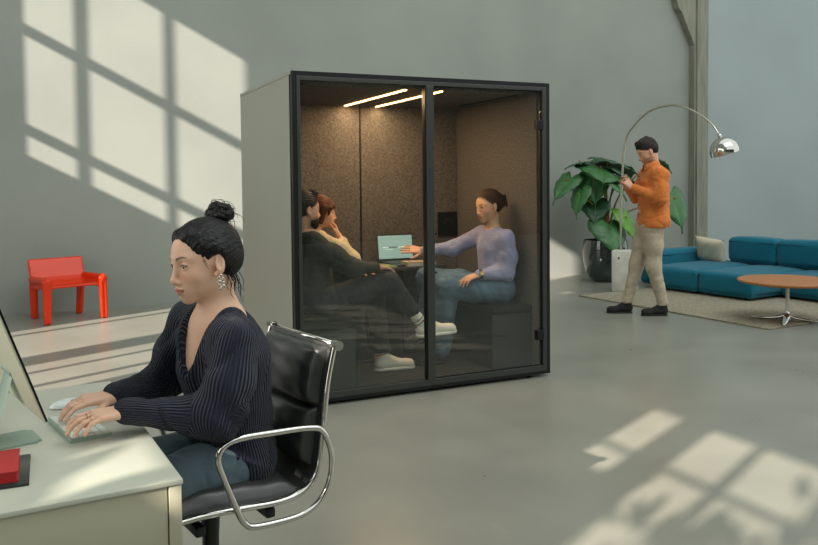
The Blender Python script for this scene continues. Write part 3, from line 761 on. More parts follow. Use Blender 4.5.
def kb():
    # white keyboard, key rows along the desk's long way
    o, ex = V(-.012, 2.520, .7202), nrm((.055, -.243, 0)); ey = nrm((1, .17, 0)); ey = nrm(ey-ex*(ex@ey)); L_, D_ = .250, .108
    r = empty('keyboard', o, 0, 'slim white keyboard with mint edge under the woman\'s hands', 'keyboard')
    Mx = Matrix(((ex[0], ey[0], 0, o[0]), (ex[1], ey[1], 0, o[1]), (0, 0, 1, o[2]), (0, 0, 0, 1)))
    bm = bmesh.new(); prism(bm, [(0, 0), (L_, 0), (L_, D_), (0, D_)], 0, .008); 
    for v in bm.verts:
        if v.co.z > .004: v.co.z += .005*(1-v.co.y/D_)
    bmesh.ops.transform(bm, matrix=Mx, verts=bm.verts); bmesh.ops.recalc_face_normals(bm, faces=bm.faces); bm_obj('case', bm, MATS['mint_metal'], r, 30, True)
    for row in range(5):
        n = (13, 13, 12, 11, 7)[row]; y0 = .004+row*.0205; x = .004
        for k in range(n):
            w_ = (L_-.008)/n
            if row == 4 and k == 3: w_ = (L_-.008)*.4
            elif row == 4: w_ = (L_-.008)*.1
            bm = bmesh.new(); z = .0125-.005*(y0/D_)
            box2(bm, (x+.001, y0+.001, z-.001), (x+w_-.001, y0+.0190, z+.0022), bev=.0008, seg=1); x += w_
            bmesh.ops.transform(bm, matrix=Mx, verts=bm.verts); bmesh.ops.recalc_face_normals(bm, faces=bm.faces); bm_obj('key', bm, MATS['key_white'], r, None, True)
kb()
def mouse():
    T = frame((.047, 2.672, .7203), (1, .30, 0), (0, 0, 1)); s = Sdf(axis(-.03, .13, .003), axis(2.58, 2.76, .003), axis(.70, .77, .002))
    s.ell((0, 0, .004), (.056, .030, .021), 0, T); s.cut_plane((0, 0, .7205), (0, 0, -1))
    o = sdf_obj('computer_mouse', s, MATS['mouse_white'], relax=1); anchor(o, (.047, 2.672, .72)); tag(o, 'white computer mouse beyond the keyboard', 'mouse')
mouse()
def books():
    bm = bmesh.new(); box2(bm, (-.30, 2.000, .7202), (-.052, 2.22, .7262), bev=.001); o = bm_obj('tray', bm, MATS['dark_slab'], None, 30)
    o = anchor(o, (-.17, 2.1, .7202)); tag(o, 'flat dark tray under the red notebook', 'tray')
    r = empty('notebook', (-.17, 2.1, .7264), 0, 'small red notebook lying on a dark tray at the desk edge', 'notebook')
    bm = bmesh.new(); box2(bm, (-.29, 2.021, .7266), (-.075, 2.195, .7295)); box2(bm, (-.29, 2.021, .7488), (-.075, 2.195, .7515)); box2(bm, (-.292, 2.020, .7268), (-.288, 2.195, .7514)); bm_obj('cover', bm, MATS['book_red'], r, None, True)
    bm = bmesh.new(); box2(bm, (-.286, 2.024, .7295), (-.079, 2.192, .7488)); bm_obj('pages', bm, MATS['book_red'], r, None, True)
books()
# ------------------------------------------------------------------ office chair
def office_chair():
    f = nrm((-.98, -.19, 0)); org = V(.445, 2.50, 0); R = np.stack([f, nrm(np.cross((0, 0, 1), f)), V(0, 0, 1)], 1); T = (org, R)
    r = empty('office_chair', org, math.atan2(f[1], f[0]), 'black padded leather office chair with polished aluminium arms and frame', 'chair')
    prof = [(.235, .440), (.20, .462), (.10, .466), (-.02, .458), (-.13, .450), (-.205, .462), (-.252, .50), (-.272, .56), (-.285, .66), (-.300, .78), (-.323, .88), (-.330, .90)]
    C = catmull([V(x, 0, z) for x, z in prof], 6)
    def side(p, y, off=0): return V(p[0], y, p[2])
    # side rails
    for q in (-1, 1):
        bm = bmesh.new(); tube(bm, [side(p, q*.222) for p in C[::2]], .013, 8, 2, sq=.8); bm_obj('side_rail', bm, MATS['chrome'], r, True)
    # leather sling: a thin sheet that follows the rails
    bm = bmesh.new(); ring = []
    for i, p in enumerate(C):
        t = nrm(C[min(i+1, len(C)-1)]-C[max(i-1, 0)]); n = V(-t[2], 0, t[0]); n = n if n[2] > 0 or n[0] > 0 else -n
        sag = .012
        ring.append([bm.verts.new(V(p[0], y, p[2])+n*(-.004*s_ + 0)) for y, s_ in ((-.212, -1), (-.10, -1), (0, -1), (.10, -1), (.212, -1), (.212, 1), (.10, 1), (0, 1), (-.10, 1), (-.212, 1))])
    for a, b in zip(ring[:-1], ring[1:]):
        for k in range(10): bm.faces.new((a[k], a[(k+1) % 10], b[(k+1) % 10], b[k]))
    bm.faces.new(ring[0]); bm.faces.new(ring[-1][::-1]); bmesh.ops.recalc_face_normals(bm, faces=bm.faces)
    bm_obj('sling', bm, MATS['black_leather'], r, 40)
    # pads along the profile by arc length
    L_ = np.concatenate([[0], np.cumsum([np.linalg.norm(C[i+1]-C[i]) for i in range(len(C)-1)])]); tot = L_[-1]
    def at(s_):
        i = min(int(np.searchsorted(L_, s_, 'right'))-1, len(C)-2); i = max(i, 0); t = (s_-L_[i])/(L_[i+1]-L_[i]); p = C[i]*(1-t)+C[i+1]*t
        a = C[min(i+2, len(C)-1)]-C[max(i-1, 0)]; a = nrm(a); n = V(-a[2], 0, a[0]); n = -n
        if n[2] < 0 and abs(n[2]) > abs(n[0]): n = -n
        if abs(n[0]) >= abs(n[2]) and n[0] < 0: n = -n
        return p, n
    def pad(s0, s1, hw, th, name):
        bm = bmesh.new(); nu, nv = 20, 26; top = []; bot = []
        for i in range(nu+1):
            u = i/nu; p, n = at(s0+(s1-s0)*u); eu = (1-abs(2*u-1)**7)**.5 if 0 < u < 1 else 0
            rt = []; rb = []
            for j in range(nv+1):
                v = j/nv; ev = (1-abs(2*v-1)**9)**.5 if 0 < v < 1 else 0; y = (2*v-1)*hw
                h = th*min(eu, 1)*min(ev, 1)
                w_ = .0022*math.sin(y*38+u*5)*eu*ev+.0018*math.sin(u*19+y*17)*eu*ev
                rt.append(bm.verts.new(p+n*(.005+h+w_)+V(0, y, 0))); rb.append(bm.verts.new(p+n*.0045+V(0, y, 0)))
            top.append(rt); bot.append(rb)
        for i in range(nu):
            for j in range(nv):
                bm.faces.new((top[i][j], top[i+1][j], top[i+1][j+1], top[i][j+1])); bm.faces.new((bot[i][j+1], bot[i+1][j+1], bot[i+1][j], bot[i][j]))
        for i in range(nu):
            for j in (0, nv): bm.faces.new((top[i][j], top[i+1][j], bot[i+1][j], bot[i][j]))
        for j in range(nv):
            for i in (0, nu): bm.faces.new((top[i][j], top[i][j+1], bot[i][j+1], bot[i][j]))
        bmesh.ops.recalc_face_normals(bm, faces=bm.faces); bm_obj(name, bm, MATS['black_leather'], r, True)
    sb = L_[min(range(len(C)), key=lambda i: abs(C[i][2]-.50)+(0 if C[i][0] < -.2 else 9))]
    pad(.012, sb-.055, .205, .048, 'seat_pad')
    rest = tot-sb; pad(sb+.02, sb+rest*.50, .185, .040, 'back_pad'); pad(sb+rest*.52, tot-.012, .195, .046, 'back_pad')
    # top tube with round end caps
    bm = bmesh.new(); tube(bm, [V(-.334, -.232, .900), V(-.334, .232, .900)], .009, 12, 1); bm_obj('top_bar', bm, MATS['chrome'], r, True)
    for q in (-1, 1):
        bm = bmesh.new(); tube(bm, [V(-.334, q*.213, .900), V(-.334, q*.245, .900)], [.0155, .0155], 18, 1); bm_obj('end_cap', bm, MATS['chrome'], r, 40)
        # looped arm
        pts = [V(-.005, q*.245, .428), V(.012, q*.252, .460), V(.062, q*.262, .585), V(.074, q*.262, .635), V(.055, q*.262, .668), V(.005, q*.262, .680), V(-.10, q*.262, .676), V(-.215, q*.262, .668), V(-.262, q*.262, .648), V(-.290, q*.262, .58), V(-.285, q*.262, .50), V(-.250, q*.262, .44), V(-.19, q*.262, .410), V(-.10, q*.256, .404), V(-.03, q*.248, .408), V(-.005, q*.245, .428)]
        bm = bmesh.new(); tube(bm, pts, .0095, 12, 8, cap=False); bm_obj('armrest', bm, MATS['chrome'], r, True)
    # swivel base
    bm = bmesh.new(); box2(bm, (-.13, -.20, .395), (-.10, .20, .425), bev=.006); box2(bm, (.09, -.20, .395), (.12, .20, .425), bev=.006); box2(bm, (-.13, -.06, .385), (.13, .06, .405), bev=.006); bm_obj('seat_spreader', bm, MATS['dark_metal'], r, 40)
    bm = bmesh.new(); lathe(bm, [(.045, .385), (.03, .36), (.026, .30), (.026, .20), (.034, .19), (.034, .10), (.05, .085)], 20); bm_obj('column', bm, MATS['dark_metal'], r, 40)
    for k in range(5):
        a = 2*PI*k/5+.5; d = V(math.cos(a), math.sin(a), 0); e_ = d*.29
        bm = bmesh.new(); tube(bm, [d*.02+V(0, 0, .10), d*.15+V(0, 0, .095), e_+V(0, 0, .075)], [.026, .022, .014], 8, 4, sq=.7); lg = bm_obj('leg', bm, MATS['chrome'], r, True)
        t_ = V(-d[1], d[0], 0)
        for q in (-1, 1):
            bm = bmesh.new(); tube(bm, [e_+V(0, 0, .028)+t_*q*.008, e_+V(0, 0, .028)+t_*q*.024], .0275, 16, 1); bm_obj('caster', bm, MATS['black_plastic'], lg, 40)
office_chair()
# ------------------------------------------------------------------ meeting booth
BX0, BX1, BY0, BY1, BH = 1.382, 3.269, 4.730, 6.123, 2.096
def booth():
    r = empty('office_booth', (2.325, 5.43, 0), 0, 'free-standing glass fronted meeting booth with pale green-grey sides and black frame', 'booth')
    def P(name, parts, m, bev=0, par=r, sm=None):
        bm = bmesh.new()
        for lo, hi in parts: box2(bm, lo, hi, bev=bev)
        return bm_obj(name, bm, MATS[m], par, sm, True)
    P('side_panel', [((BX0, BY0+.03, .03), (BX0+.012, BY1, BH-.022))], 'booth_panel'); P('side_panel', [((BX1-.012, BY0+.03, .03), (BX1, BY1, BH-.022))], 'booth_panel')
    P('rear_panel', [((BX0+.012, BY1-.012, .03), (BX1-.012, BY1, BH-.022))], 'booth_panel')
    P('roof', [((BX0-.002, BY0+.012, BH-.020), (BX1+.002, BY1+.002, BH))], 'booth_panel')
    P('plinth', [((BX0+.01, BY0+.02, .022), (BX1-.01, BY1-.02, .045))], 'booth_black')
    # outer black frame with a grey profile inside it, and the middle post
    y0, y1 = BY0-.004, BY0+.055
    P('outer_frame', [((BX0, y0, .022), (BX0+.030, y1, BH)), ((BX1-.030, y0, .022), (BX1, y1, BH)), ((BX0+.03, y0, BH-.030), (BX1-.03, y1, BH)), ((BX0+.03, y0, .022), (BX1-.03, y1, .045))], 'booth_black', .002)
    P('inner_frame', [((BX0+.030, y0-.004, .045), (BX0+.052, y1-.01, BH-.030)), ((BX1-.062, y0-.004, .045), (BX1-.030, y1-.01, BH-.030)), ((BX0+.052, y0-.004, BH-.056), (BX1-.062, y1-.01, BH-.030)), ((BX0+.052, y0-.004, .045), (BX1-.062, y1-.01, .085))], 'booth_frame', .002)
    P('post', [((2.290, y0-.012, .085), (2.345, y1, BH-.056))], 'booth_frame', .003)
    P('post_gasket', [((2.2855, y0-.002, .085), (2.2895, y0+.03, BH-.056)), ((2.3455, y0-.002, .085), (2.3495, y0+.03, BH-.056))], 'booth_black')
    gl = P('fixed_glass', [((BX0+.052, BY0+.012, .085), (2.2855, BY0+.018, BH-.056))], 'glass')
    d = P('door', [((2.352, BY0+.010, .092), (BX1-.072, BY0+.016, BH-.062))], 'glass')
    P('door_gasket', [((2.3495, BY0+.008, .088), (2.3515, BY0+.018, BH-.058)), ((BX1-.0715, BY0+.006, .088), (BX1-.0635, BY0+.020, BH-.058)), ((2.352, BY0+.008, BH-.0615), (BX1-.072, BY0+.018, BH-.0575)), ((2.352, BY0+.008, .0865), (BX1-.072, BY0+.018, .0915))], 'booth_black', par=d)
    for z in (.305, 1.800): 
        h = P('hinge', [((BX1-.112, BY0-.012, z-.035), (BX1-.055, BY0+.026, z+.035))], 'booth_black', .003)
    for z in (.80, 1.06): P('door_stud', [((2.356, BY0-.004, z-.006), (2.366, BY0+.022, z+.006))], 'booth_black', .002, par=d)
    for x in (BX0+.12, 2.3, BX1-.14):
        for y in (BY0+.06, BY1-.12): 
            bm = bmesh.new(); lathe(bm, [(.022, 0), (.022, .022)], 16, (x, y, 0)); bm_obj('foot', bm, MATS['booth_black'], r, None, True)
    # felt lined inside
    P('back_lining', [((1.44, 6.0, .06), (2.312, 6.11, 2.03))], 'felt', .006); P('back_lining', [((2.325, 6.0, .06), (3.20, 6.11, 2.03))], 'felt', .006)
    P('lining_gap', [((2.300, 6.012, .06), (2.335, 6.11, 2.03))], 'booth_black')
    P('side_lining', [((1.394, BY0+.06, .06), (1.44, 6.11, 2.03))], 'felt'); P('side_lining', [((3.20, BY0+.06, .06), (3.257, 6.11, 2.03))], 'felt')
    P('booth_ceiling', [((1.44, BY0+.06, 2.022), (3.20, 6.0, 2.06))], 'felt')
    P('booth_floor', [((1.394, BY0+.06, .045), (3.257, 6.11, .06))], 'booth_carpet')
    P('ceiling_vent', [((3.075, 4.87, 2.012), (3.10, 5.72, 2.0215))], 'booth_black')
    for x in (2.190, 2.459): P('light_strip', [((x-.009, 4.82, 2.014), (x+.009, 5.985, 2.0215))], 'led')
    # wall socket panel with a round speaker grille
    sp = P('control_panel', [((3.010, 5.984, .945), (3.190, 6.0, 1.150))], 'black_plastic', .004)
    bm = bmesh.new(); tube(bm, [V(3.10+.036*math.cos(a), 5.982, 1.05+.036*math.sin(a)) for a in np.linspace(-.3, 3.3, 16)], .0022, 6, 1); bm_obj('dial_ring', bm, MATS['booth_frame'], sp, True, True)
    # benches are built in along both sides
    for q, (a, b) in (('left', (1.442, 1.83)), ('right', (2.865, 3.198))):
        bn = P('bench', [((a, 4.86, .0605), (b, 5.998, .455))], 'felt_dark')
        P('bench_end_panel', [((a+.004, 4.853, .066), (b-.004, 4.8595, .450))], 'bench_side', par=bn)
        P('seat_cushion', [((a-.001, 4.845, .456), (b+.012 if q == 'left' else b, 5.995, .505))], 'felt_dark', .012, par=bn, sm=60)
    # table fixed to the back wall
    t = P('table', [((1.95, 5.41, .742), (2.80, 5.998, .765))], 'table_dark', .004)
    P('table_support', [((2.22, 5.62, .0605), (2.52, 5.998, .742))], 'felt_dark', par=t)
    return r
booth()
def booth_items():
    # laptop on the table, screen towards the door
    r = empty('laptop', (2.55, 5.72, .766), 0, 'open grey laptop showing a pale blue slide on the booth table', 'laptop')
    bm = bmesh.new(); box2(bm, (2.405, 5.62, .7655), (2.705, 5.83, .778), bev=.003); bm_obj('keyboard_base', bm, MATS['laptop_grey'], r, 40, True)
    M = Matrix.Translation((0, 5.835, .780)) @ Matrix.Rotation(-.16, 4, 'X')
    def fl(name, lo, hi, m, par=r):
        bm = bmesh.new(); box2(bm, lo, hi); bmesh.ops.transform(bm, matrix=M, verts=bm.verts); return bm_obj(name, bm, MATS[m], par, None, True)
    fl('lid', (2.398, 0, 0), (2.712, .006, .208), 'laptop_grey'); sc = fl('screen', (2.406, -.0014, .012), (2.704, -.0001, .198), 'screen_lit')
    for x0, w_, m in ((2.445, .030, 'ink_white'), (2.480, .012, 'ink_white'), (2.497, .010, 'ink_dark'), (2.509, .012, 'ink_dark'), (2.523, .010, 'ink_dark'), (2.535, .012, 'ink_dark'), (2.549, .010, 'ink_dark'), (2.561, .008, 'ink_dark'), (2.580, .020, 'ink_white'), (2.604, .028, 'ink_white'), (2.636, .022, 'ink_white')):
        fl('screen_text', (x0, -.0020, .098 if m == 'ink_dark' else .100), (x0+w_-.002, -.0015, .108 if m == 'ink_dark' else .106), m, sc)
    fl('screen_text', (2.46, -.0020, .084), (2.53, -.0015, .087), 'ink_white', sc)
    def book(loc, sx, sy, sz, rz, cm, label, cat, name):
        o = empty(name, loc, rz, label, cat)
        bm = bmesh.new(); box2(bm, (-sx/2, -sy/2, 0), (sx/2, sy/2, .0025)); box2(bm, (-sx/2, -sy/2, sz-.0025), (sx/2, sy/2, sz)); box2(bm, (-sx/2, -sy/2, .0025), (-sx/2+.003, sy/2, sz-.0025)); bm_obj('cover', bm, MATS[cm], o)
        bm = bmesh.new(); box2(bm, (-sx/2+.0035, -sy/2+.003, .0026), (sx/2-.003, sy/2-.003, sz-.0026)); bm_obj('pages', bm, MATS['paper'], o)
    book((2.25, 5.52, .7655), .26, .19, .012, .12, 'green_cover', 'thin green notebook on the left part of the booth table', 'notebook', 'notebook')
    book((2.60, 5.515, .7655), .24, .15, .030, -.05, 'cream_fabric', 'thick cream covered book before the laptop on the booth table', 'book', 'book')
    bm = bmesh.new(); box2(bm, (2.405, 5.47, .7655), (2.47, 5.60, .777), bev=.003); o = anchor(bm_obj('smartphone', bm, MATS['phone_black'], None, 40), (2.44, 5.53, .7655)); tag(o, 'dark phone lying between the notebook and cream book on the booth table', 'phone')
booth_items()
for x in (2.190, 2.459): area('booth_light', (x, 5.40, 2.008), (0, 0, 0), .02, 1.10, 8.8, (1, .63, .34))
# ------------------------------------------------------------------ far side of the hall
def orange_chair():
    fl, fr, bl, br = V(-.023, 8.723, 0), V(.535, 8.922, 0), V(-.109, 9.195, 0), V(.274, 9.275, 0)
    ex = nrm(fr-fl); ey = nrm(np.cross((0, 0, 1), ex)); o = (fl+fr)/2+ey*.25; T = (o, np.stack([ex, ey, V(0, 0, 1)], 1))   # x to the right, y back
    s = Sdf(axis(o[0]-.52, o[0]+.52, .0062), axis(o[1]-.5, o[1]+.5, .0062), axis(-.01, .70, .0062))
    def rot(ax, a): return np.array(Matrix.Rotation(a, 3, ax))
    s.rbox((0, .02, .345), (.27, .24, .014), .012, .02, T, R=rot('X', -.10))
    s.rbox((0, .255, .50), (.285, .016, .135), .014, .05, T, R=rot('X', -.34))       # back panel
    s.rbox((0, .19, .37), (.24, .05, .02), .02, .05, T, R=rot('X', .4))
    for q in (-1, 1):
        s.cone((q*.285, -.24, .44), (q*.285, .20, .42), .032, .030, .03, T, ((1, 0, 0), .9))
        s.rbox((q*.262, -.02, .40), (.014, .22, .055), .012, .035, T, R=rot('Y', q*.35))
        for ox, oy in ((.020, 0), (-.020, 0), (0, .022)): s.cone((q*.285+ox, -.245+oy, .425), (q*.290+ox, -.250+oy, .018), .024, .019, .012, T)
        s.cone((q*.285, -.235, .425), (q*.285, -.20, .425), .036, .034, .03, T)
        for ox, oy in ((.020, 0), (-.020, 0), (0, -.022)): s.cone((q*.250+ox, .235+oy, .40), (q*.235+ox, .27+oy, .018), .024, .019, .012, T)
    s.cut_plane((0, 0, .0005), (0, 0, -1))
    ob = sdf_obj('armchair', s, MATS['orange_plastic'], relax=2); anchor(ob, o); tag(ob, 'glossy orange-red moulded plastic armchair by the back wall', 'chair')
orange_chair()
def arc_lamp():
    r = empty('arc_floor_lamp', (6.61, 7.93, 0), 0, 'tall arc floor lamp with white marble block foot and chrome dome shade', 'lamp')
    d = nrm((.165, -.235, 0)); n = V(-d[1], d[0], 0)
    bm = bmesh.new(); c = V(6.59, 7.90, .262)
    box(bm, c, (.29, .185, .522), rz=math.atan2(d[1], d[0]), bev=.018, seg=3)
    bl = bm_obj('marble_block', bm, MATS['marble'], r, 40, True)
    bm = bmesh.new(); hp = c+V(0, 0, .165)-n*.0935; tube(bm, [hp+d*-.05+n*.004, hp+d*-.05-n*.0015], [.014, .014], 16, 1); bm_obj('carrying_hole_shade', bm, MATS['black_plastic'], bl, None, True)  # black disc paints the dark inside of the hole; nothing is cut
    S_ = V(6.85, 6.63, 1.905); B = c+V(-.02, .05, .26)
    hd = S_-B; hd[2] = 0
    pts = [B, B+V(0, 0, .55), B+V(0, 0, .88)+hd*.01]
    for t, z in ((.05, 1.88), (.14, 2.06), (.30, 2.22), (.50, 2.275), (.68, 2.235), (.84, 2.12), (.94, 2.01), (1.0, 1.90)): pts.append(V(B[0]+hd[0]*t, B[1]+hd[1]*t, z))
    bm = bmesh.new(); tube(bm, pts, [.013]*4+[.012]*3+[.010]*4, 10, 8); bm_obj('arc', bm, MATS['brushed'], r, True, True)
    # dome shade, tilted
    ax = nrm(V(-.28, .12, 1)); R = np.array(Vector((0, 0, 1)).rotation_difference(Vector(ax)).to_matrix())
    prof = [(.158*math.cos(a), .158*math.sin(a)) for a in np.linspace(-.22, 1.48, 18)]; inner = [(x*.97, z*.97-.002) for x, z in prof[::-1]]
    bm = bmesh.new(); lathe(bm, prof+inner, 40, (6.90, 6.60, 1.715), R, close_top=False, close_bot=False)
    # close rim
    bmesh.ops.recalc_face_normals(bm, faces=bm.faces); sh = bm_obj('shade', bm, MATS['chrome'], r, 50, True)
    bm = bmesh.new(); tube(bm, [S_, V(6.86, 6.62, 1.868)], [.018, .024], 12, 1); bm_obj('shade_socket', bm, MATS['chrome'], r, True, True)
    bm = bmesh.new(); bmesh.ops.create_uvsphere(bm, u_segments=16, v_segments=10, radius=.045); bmesh.ops.translate(bm, vec=(6.90, 6.60, 1.75), verts=bm.verts); bm_obj('bulb', bm, MATS['cream_fabric'], sh, True, True)
arc_lamp()
def potted_plant():
    o = V(7.05, 8.86, 0); r = empty('potted_plant', o, 0, 'large elephant ear plant in a glossy dark green round pot by the back wall', 'plant')
    bm = bmesh.new(); lathe(bm, [(.15, 0), (.20, .02), (.262, .12), (.298, .26), (.312, .40), (.308, .50), (.296, .575), (.284, .575), (.292, .50), (.285, .46)], 48, o, close_top=False)
    pot = bm_obj('pot', bm, MATS['pot_green'], r, 60, True)
    bm = bmesh.new(); lathe(bm, [(.284, .44), (.284, .49)], 32, o); bm_obj('soil', bm, MATS['soil'], r, None, True)
    base = o+V(0, 0, .48); rr = random.Random(4)
    # leaf centre (u offset seen from the hall's front), world positions, tip direction, size, material
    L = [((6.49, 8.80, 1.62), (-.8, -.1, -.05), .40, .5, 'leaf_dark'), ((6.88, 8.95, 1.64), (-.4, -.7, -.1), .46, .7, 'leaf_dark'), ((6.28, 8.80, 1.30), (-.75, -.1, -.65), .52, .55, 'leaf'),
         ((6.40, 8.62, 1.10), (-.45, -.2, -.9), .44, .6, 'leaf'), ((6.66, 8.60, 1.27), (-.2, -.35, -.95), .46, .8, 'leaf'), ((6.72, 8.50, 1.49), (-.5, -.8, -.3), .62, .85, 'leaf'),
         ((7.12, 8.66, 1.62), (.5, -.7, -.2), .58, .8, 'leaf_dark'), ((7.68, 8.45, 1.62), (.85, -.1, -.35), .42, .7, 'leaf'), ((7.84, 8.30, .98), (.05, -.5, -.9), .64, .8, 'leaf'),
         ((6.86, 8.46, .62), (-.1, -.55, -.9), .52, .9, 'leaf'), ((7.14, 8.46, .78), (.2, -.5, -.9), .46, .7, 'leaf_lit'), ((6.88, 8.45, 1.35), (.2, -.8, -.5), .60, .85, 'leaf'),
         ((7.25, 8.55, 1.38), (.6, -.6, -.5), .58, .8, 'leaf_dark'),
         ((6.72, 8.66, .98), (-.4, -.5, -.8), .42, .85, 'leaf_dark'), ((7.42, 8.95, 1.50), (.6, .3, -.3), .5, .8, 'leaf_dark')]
    for i, (c, d, ln, wd, m) in enumerate(L):
        c = V(*c); d = nrm(d); side = nrm(np.cross(d, (0, 0, 1))); up = nrm(np.cross(side, d)); 
        roll = rr.uniform(-.35, .35)*(0 if i == 8 else 1); side, up = side*math.cos(roll)+up*math.sin(roll), up*math.cos(roll)-side*math.sin(roll)
        ln *= 1.08; att = c-d*ln*.25; bm = bmesh.new(); nu, nv = 14, 12; rows = []
        for a in range(nu+1):
            t = a/nu                      # 0 = lobes behind the stalk, 1 = tip
            x = -.30+1.0*t-.0; w_ = wd*.58*math.sin(PI*min(1, (t*1.02+.10)**.62))**.75*(1 if t < .98 else .2)
            if t == 1: w_ = .002
            row = []
            for b in range(nv+1):
                v = 2*b/nv-1; yy = v*w_*ln; notch = -.16*(1-abs(v))**2*max(0, 1-t*4) 
                xx = (x-notch)*ln
                if t < .25: xx += -abs(v)*.06*ln
                z = -.30*xx*xx/ln - .55*yy*yy/ln + .06*abs(yy) + .012*math.sin(t*26+abs(v)*4)*abs(v) + .03*ln*abs(math.sin(abs(v)*3.1))
                row.append(bm.verts.new(att+d*xx+side*yy+up*z))
            rows.append(row)
        for a in range(nu):
            for b in range(nv): bm.faces.new((rows[a][b], rows[a+1][b], rows[a+1][b+1], rows[a][b+1]))
        bmesh.ops.recalc_face_normals(bm, faces=bm.faces)
        lf = bm_obj('leaf', bm, MATS[m], r, True, True); sm_ = lf.modifiers.new('thick', 'SOLIDIFY'); sm_.thickness = .002
        bm = bmesh.new(); tube(bm, [att+up*.001, att+d*ln*.3-up*.028*ln, att+d*ln*.6-up*.11*ln], [.006, .004, .002], 5, 4); bm_obj('midrib', bm, MATS['leaf_lit'], lf, True, True)
        b0 = base+V(rr.uniform(-.07, .07), rr.uniform(-.07, .07), -.02); mid = (b0+att)/2+V((b0[0]-att[0])*.22, (b0[1]-att[1])*.2, .12)
        bm = bmesh.new(); tube(bm, [b0, mid, att+V(0, 0, .015), att], [.018, .012, .008, .005], 7, 6); bm_obj('stalk', bm, MATS['stalk'], r, True, True)
potted_plant()
def sofa():
    o = V(7.20, 6.49, .0145); a = math.radians(6.9); r = empty('sofa', o, a, 'teal blue modular sofa on the rug by the right wall', 'sofa')
    # local: x to the back, y away
    def cushion(name, lo, hi, rad=.05, puff=.02, wr=.004, seed=0, m='teal_fabric', h=.016):
        lo, hi = np.array(lo, float), np.array(hi, float); c = (lo+hi)/2; hh = (hi-lo)/2
        s = Sdf(*[axis(lo[i]-.08, hi[i]+.08, h) for i in range(3)]); s.rbox(c, hh, rad)
        def dp(P, N):
            q = (P-c)/hh; b = puff*np.prod([np.clip(1-q[:, i]**2, 0, 1)**.5+.0*0+(np.abs(N[:, i]) > .7)*1.0*(1-np.clip(1-q[:, i]**2, 0, 1)**.5) for i in range(3)], axis=0)
            return b*(P[:, 2] > lo[2]+.05)+wr*wnoise(P, 2.6, seed)
        ob = sdf_obj(name, s, MATS[m], None, disp=dp, relax=1); ob.parent = r; return ob
    def piping(par, pts):
        bm = bmesh.new(); tube(bm, pts, .006, 6, 1); p_ = bm_obj('piping', bm, MATS['teal_seam'], None, True); p_.parent = par
    k = 0
    for y0, y1, x0, x1 in ((.725, 1.44, -.02, 1.30), (.0, .715, 0, 1.30), (-1.6, -.01, .53, 1.75)):
        k += 1; sd = cushion('seat_module', (x0, y0, .022), (x1, y1, .285), .035, .03, seed=k)
        z = .238; piping(sd, [V(x1-.1, y0-.006, z), V(x0+.02, y0-.006, z), V(x0-.007, y0+.02, z), V(x0-.007, y1-.02, z)])
        for fx in (x0+.08, x1-.08):
            for fy in (y0+.08, y1-.08):
                bm = bmesh.new(); lathe(bm, [(.02, 0), (.02, .03)], 10, (fx, fy, 0)); ft = bm_obj('foot', bm, MATS['black_plastic'], None); ft.parent = r
    b1 = cushion('backrest', (1.02, .39, .30), (1.30, 1.06, .625), .05, .02, seed=5); piping(b1, [V(1.012, .40, .575), V(1.012, 1.04, .575)])
    b2 = cushion('backrest', (1.02, -.95, .30), (1.30, .37, .625), .05, .025, seed=7); piping(b2, [V(1.012, -.9, .575), V(1.012, .35, .575)])
    a1 = cushion('armrest', (.12, 1.46, .022), (1.30, 1.74, .455), .045, .015, seed=9); piping(a1, [V(.14, 1.454, .40), V(1.28, 1.454, .40)])
    return r
sofa()
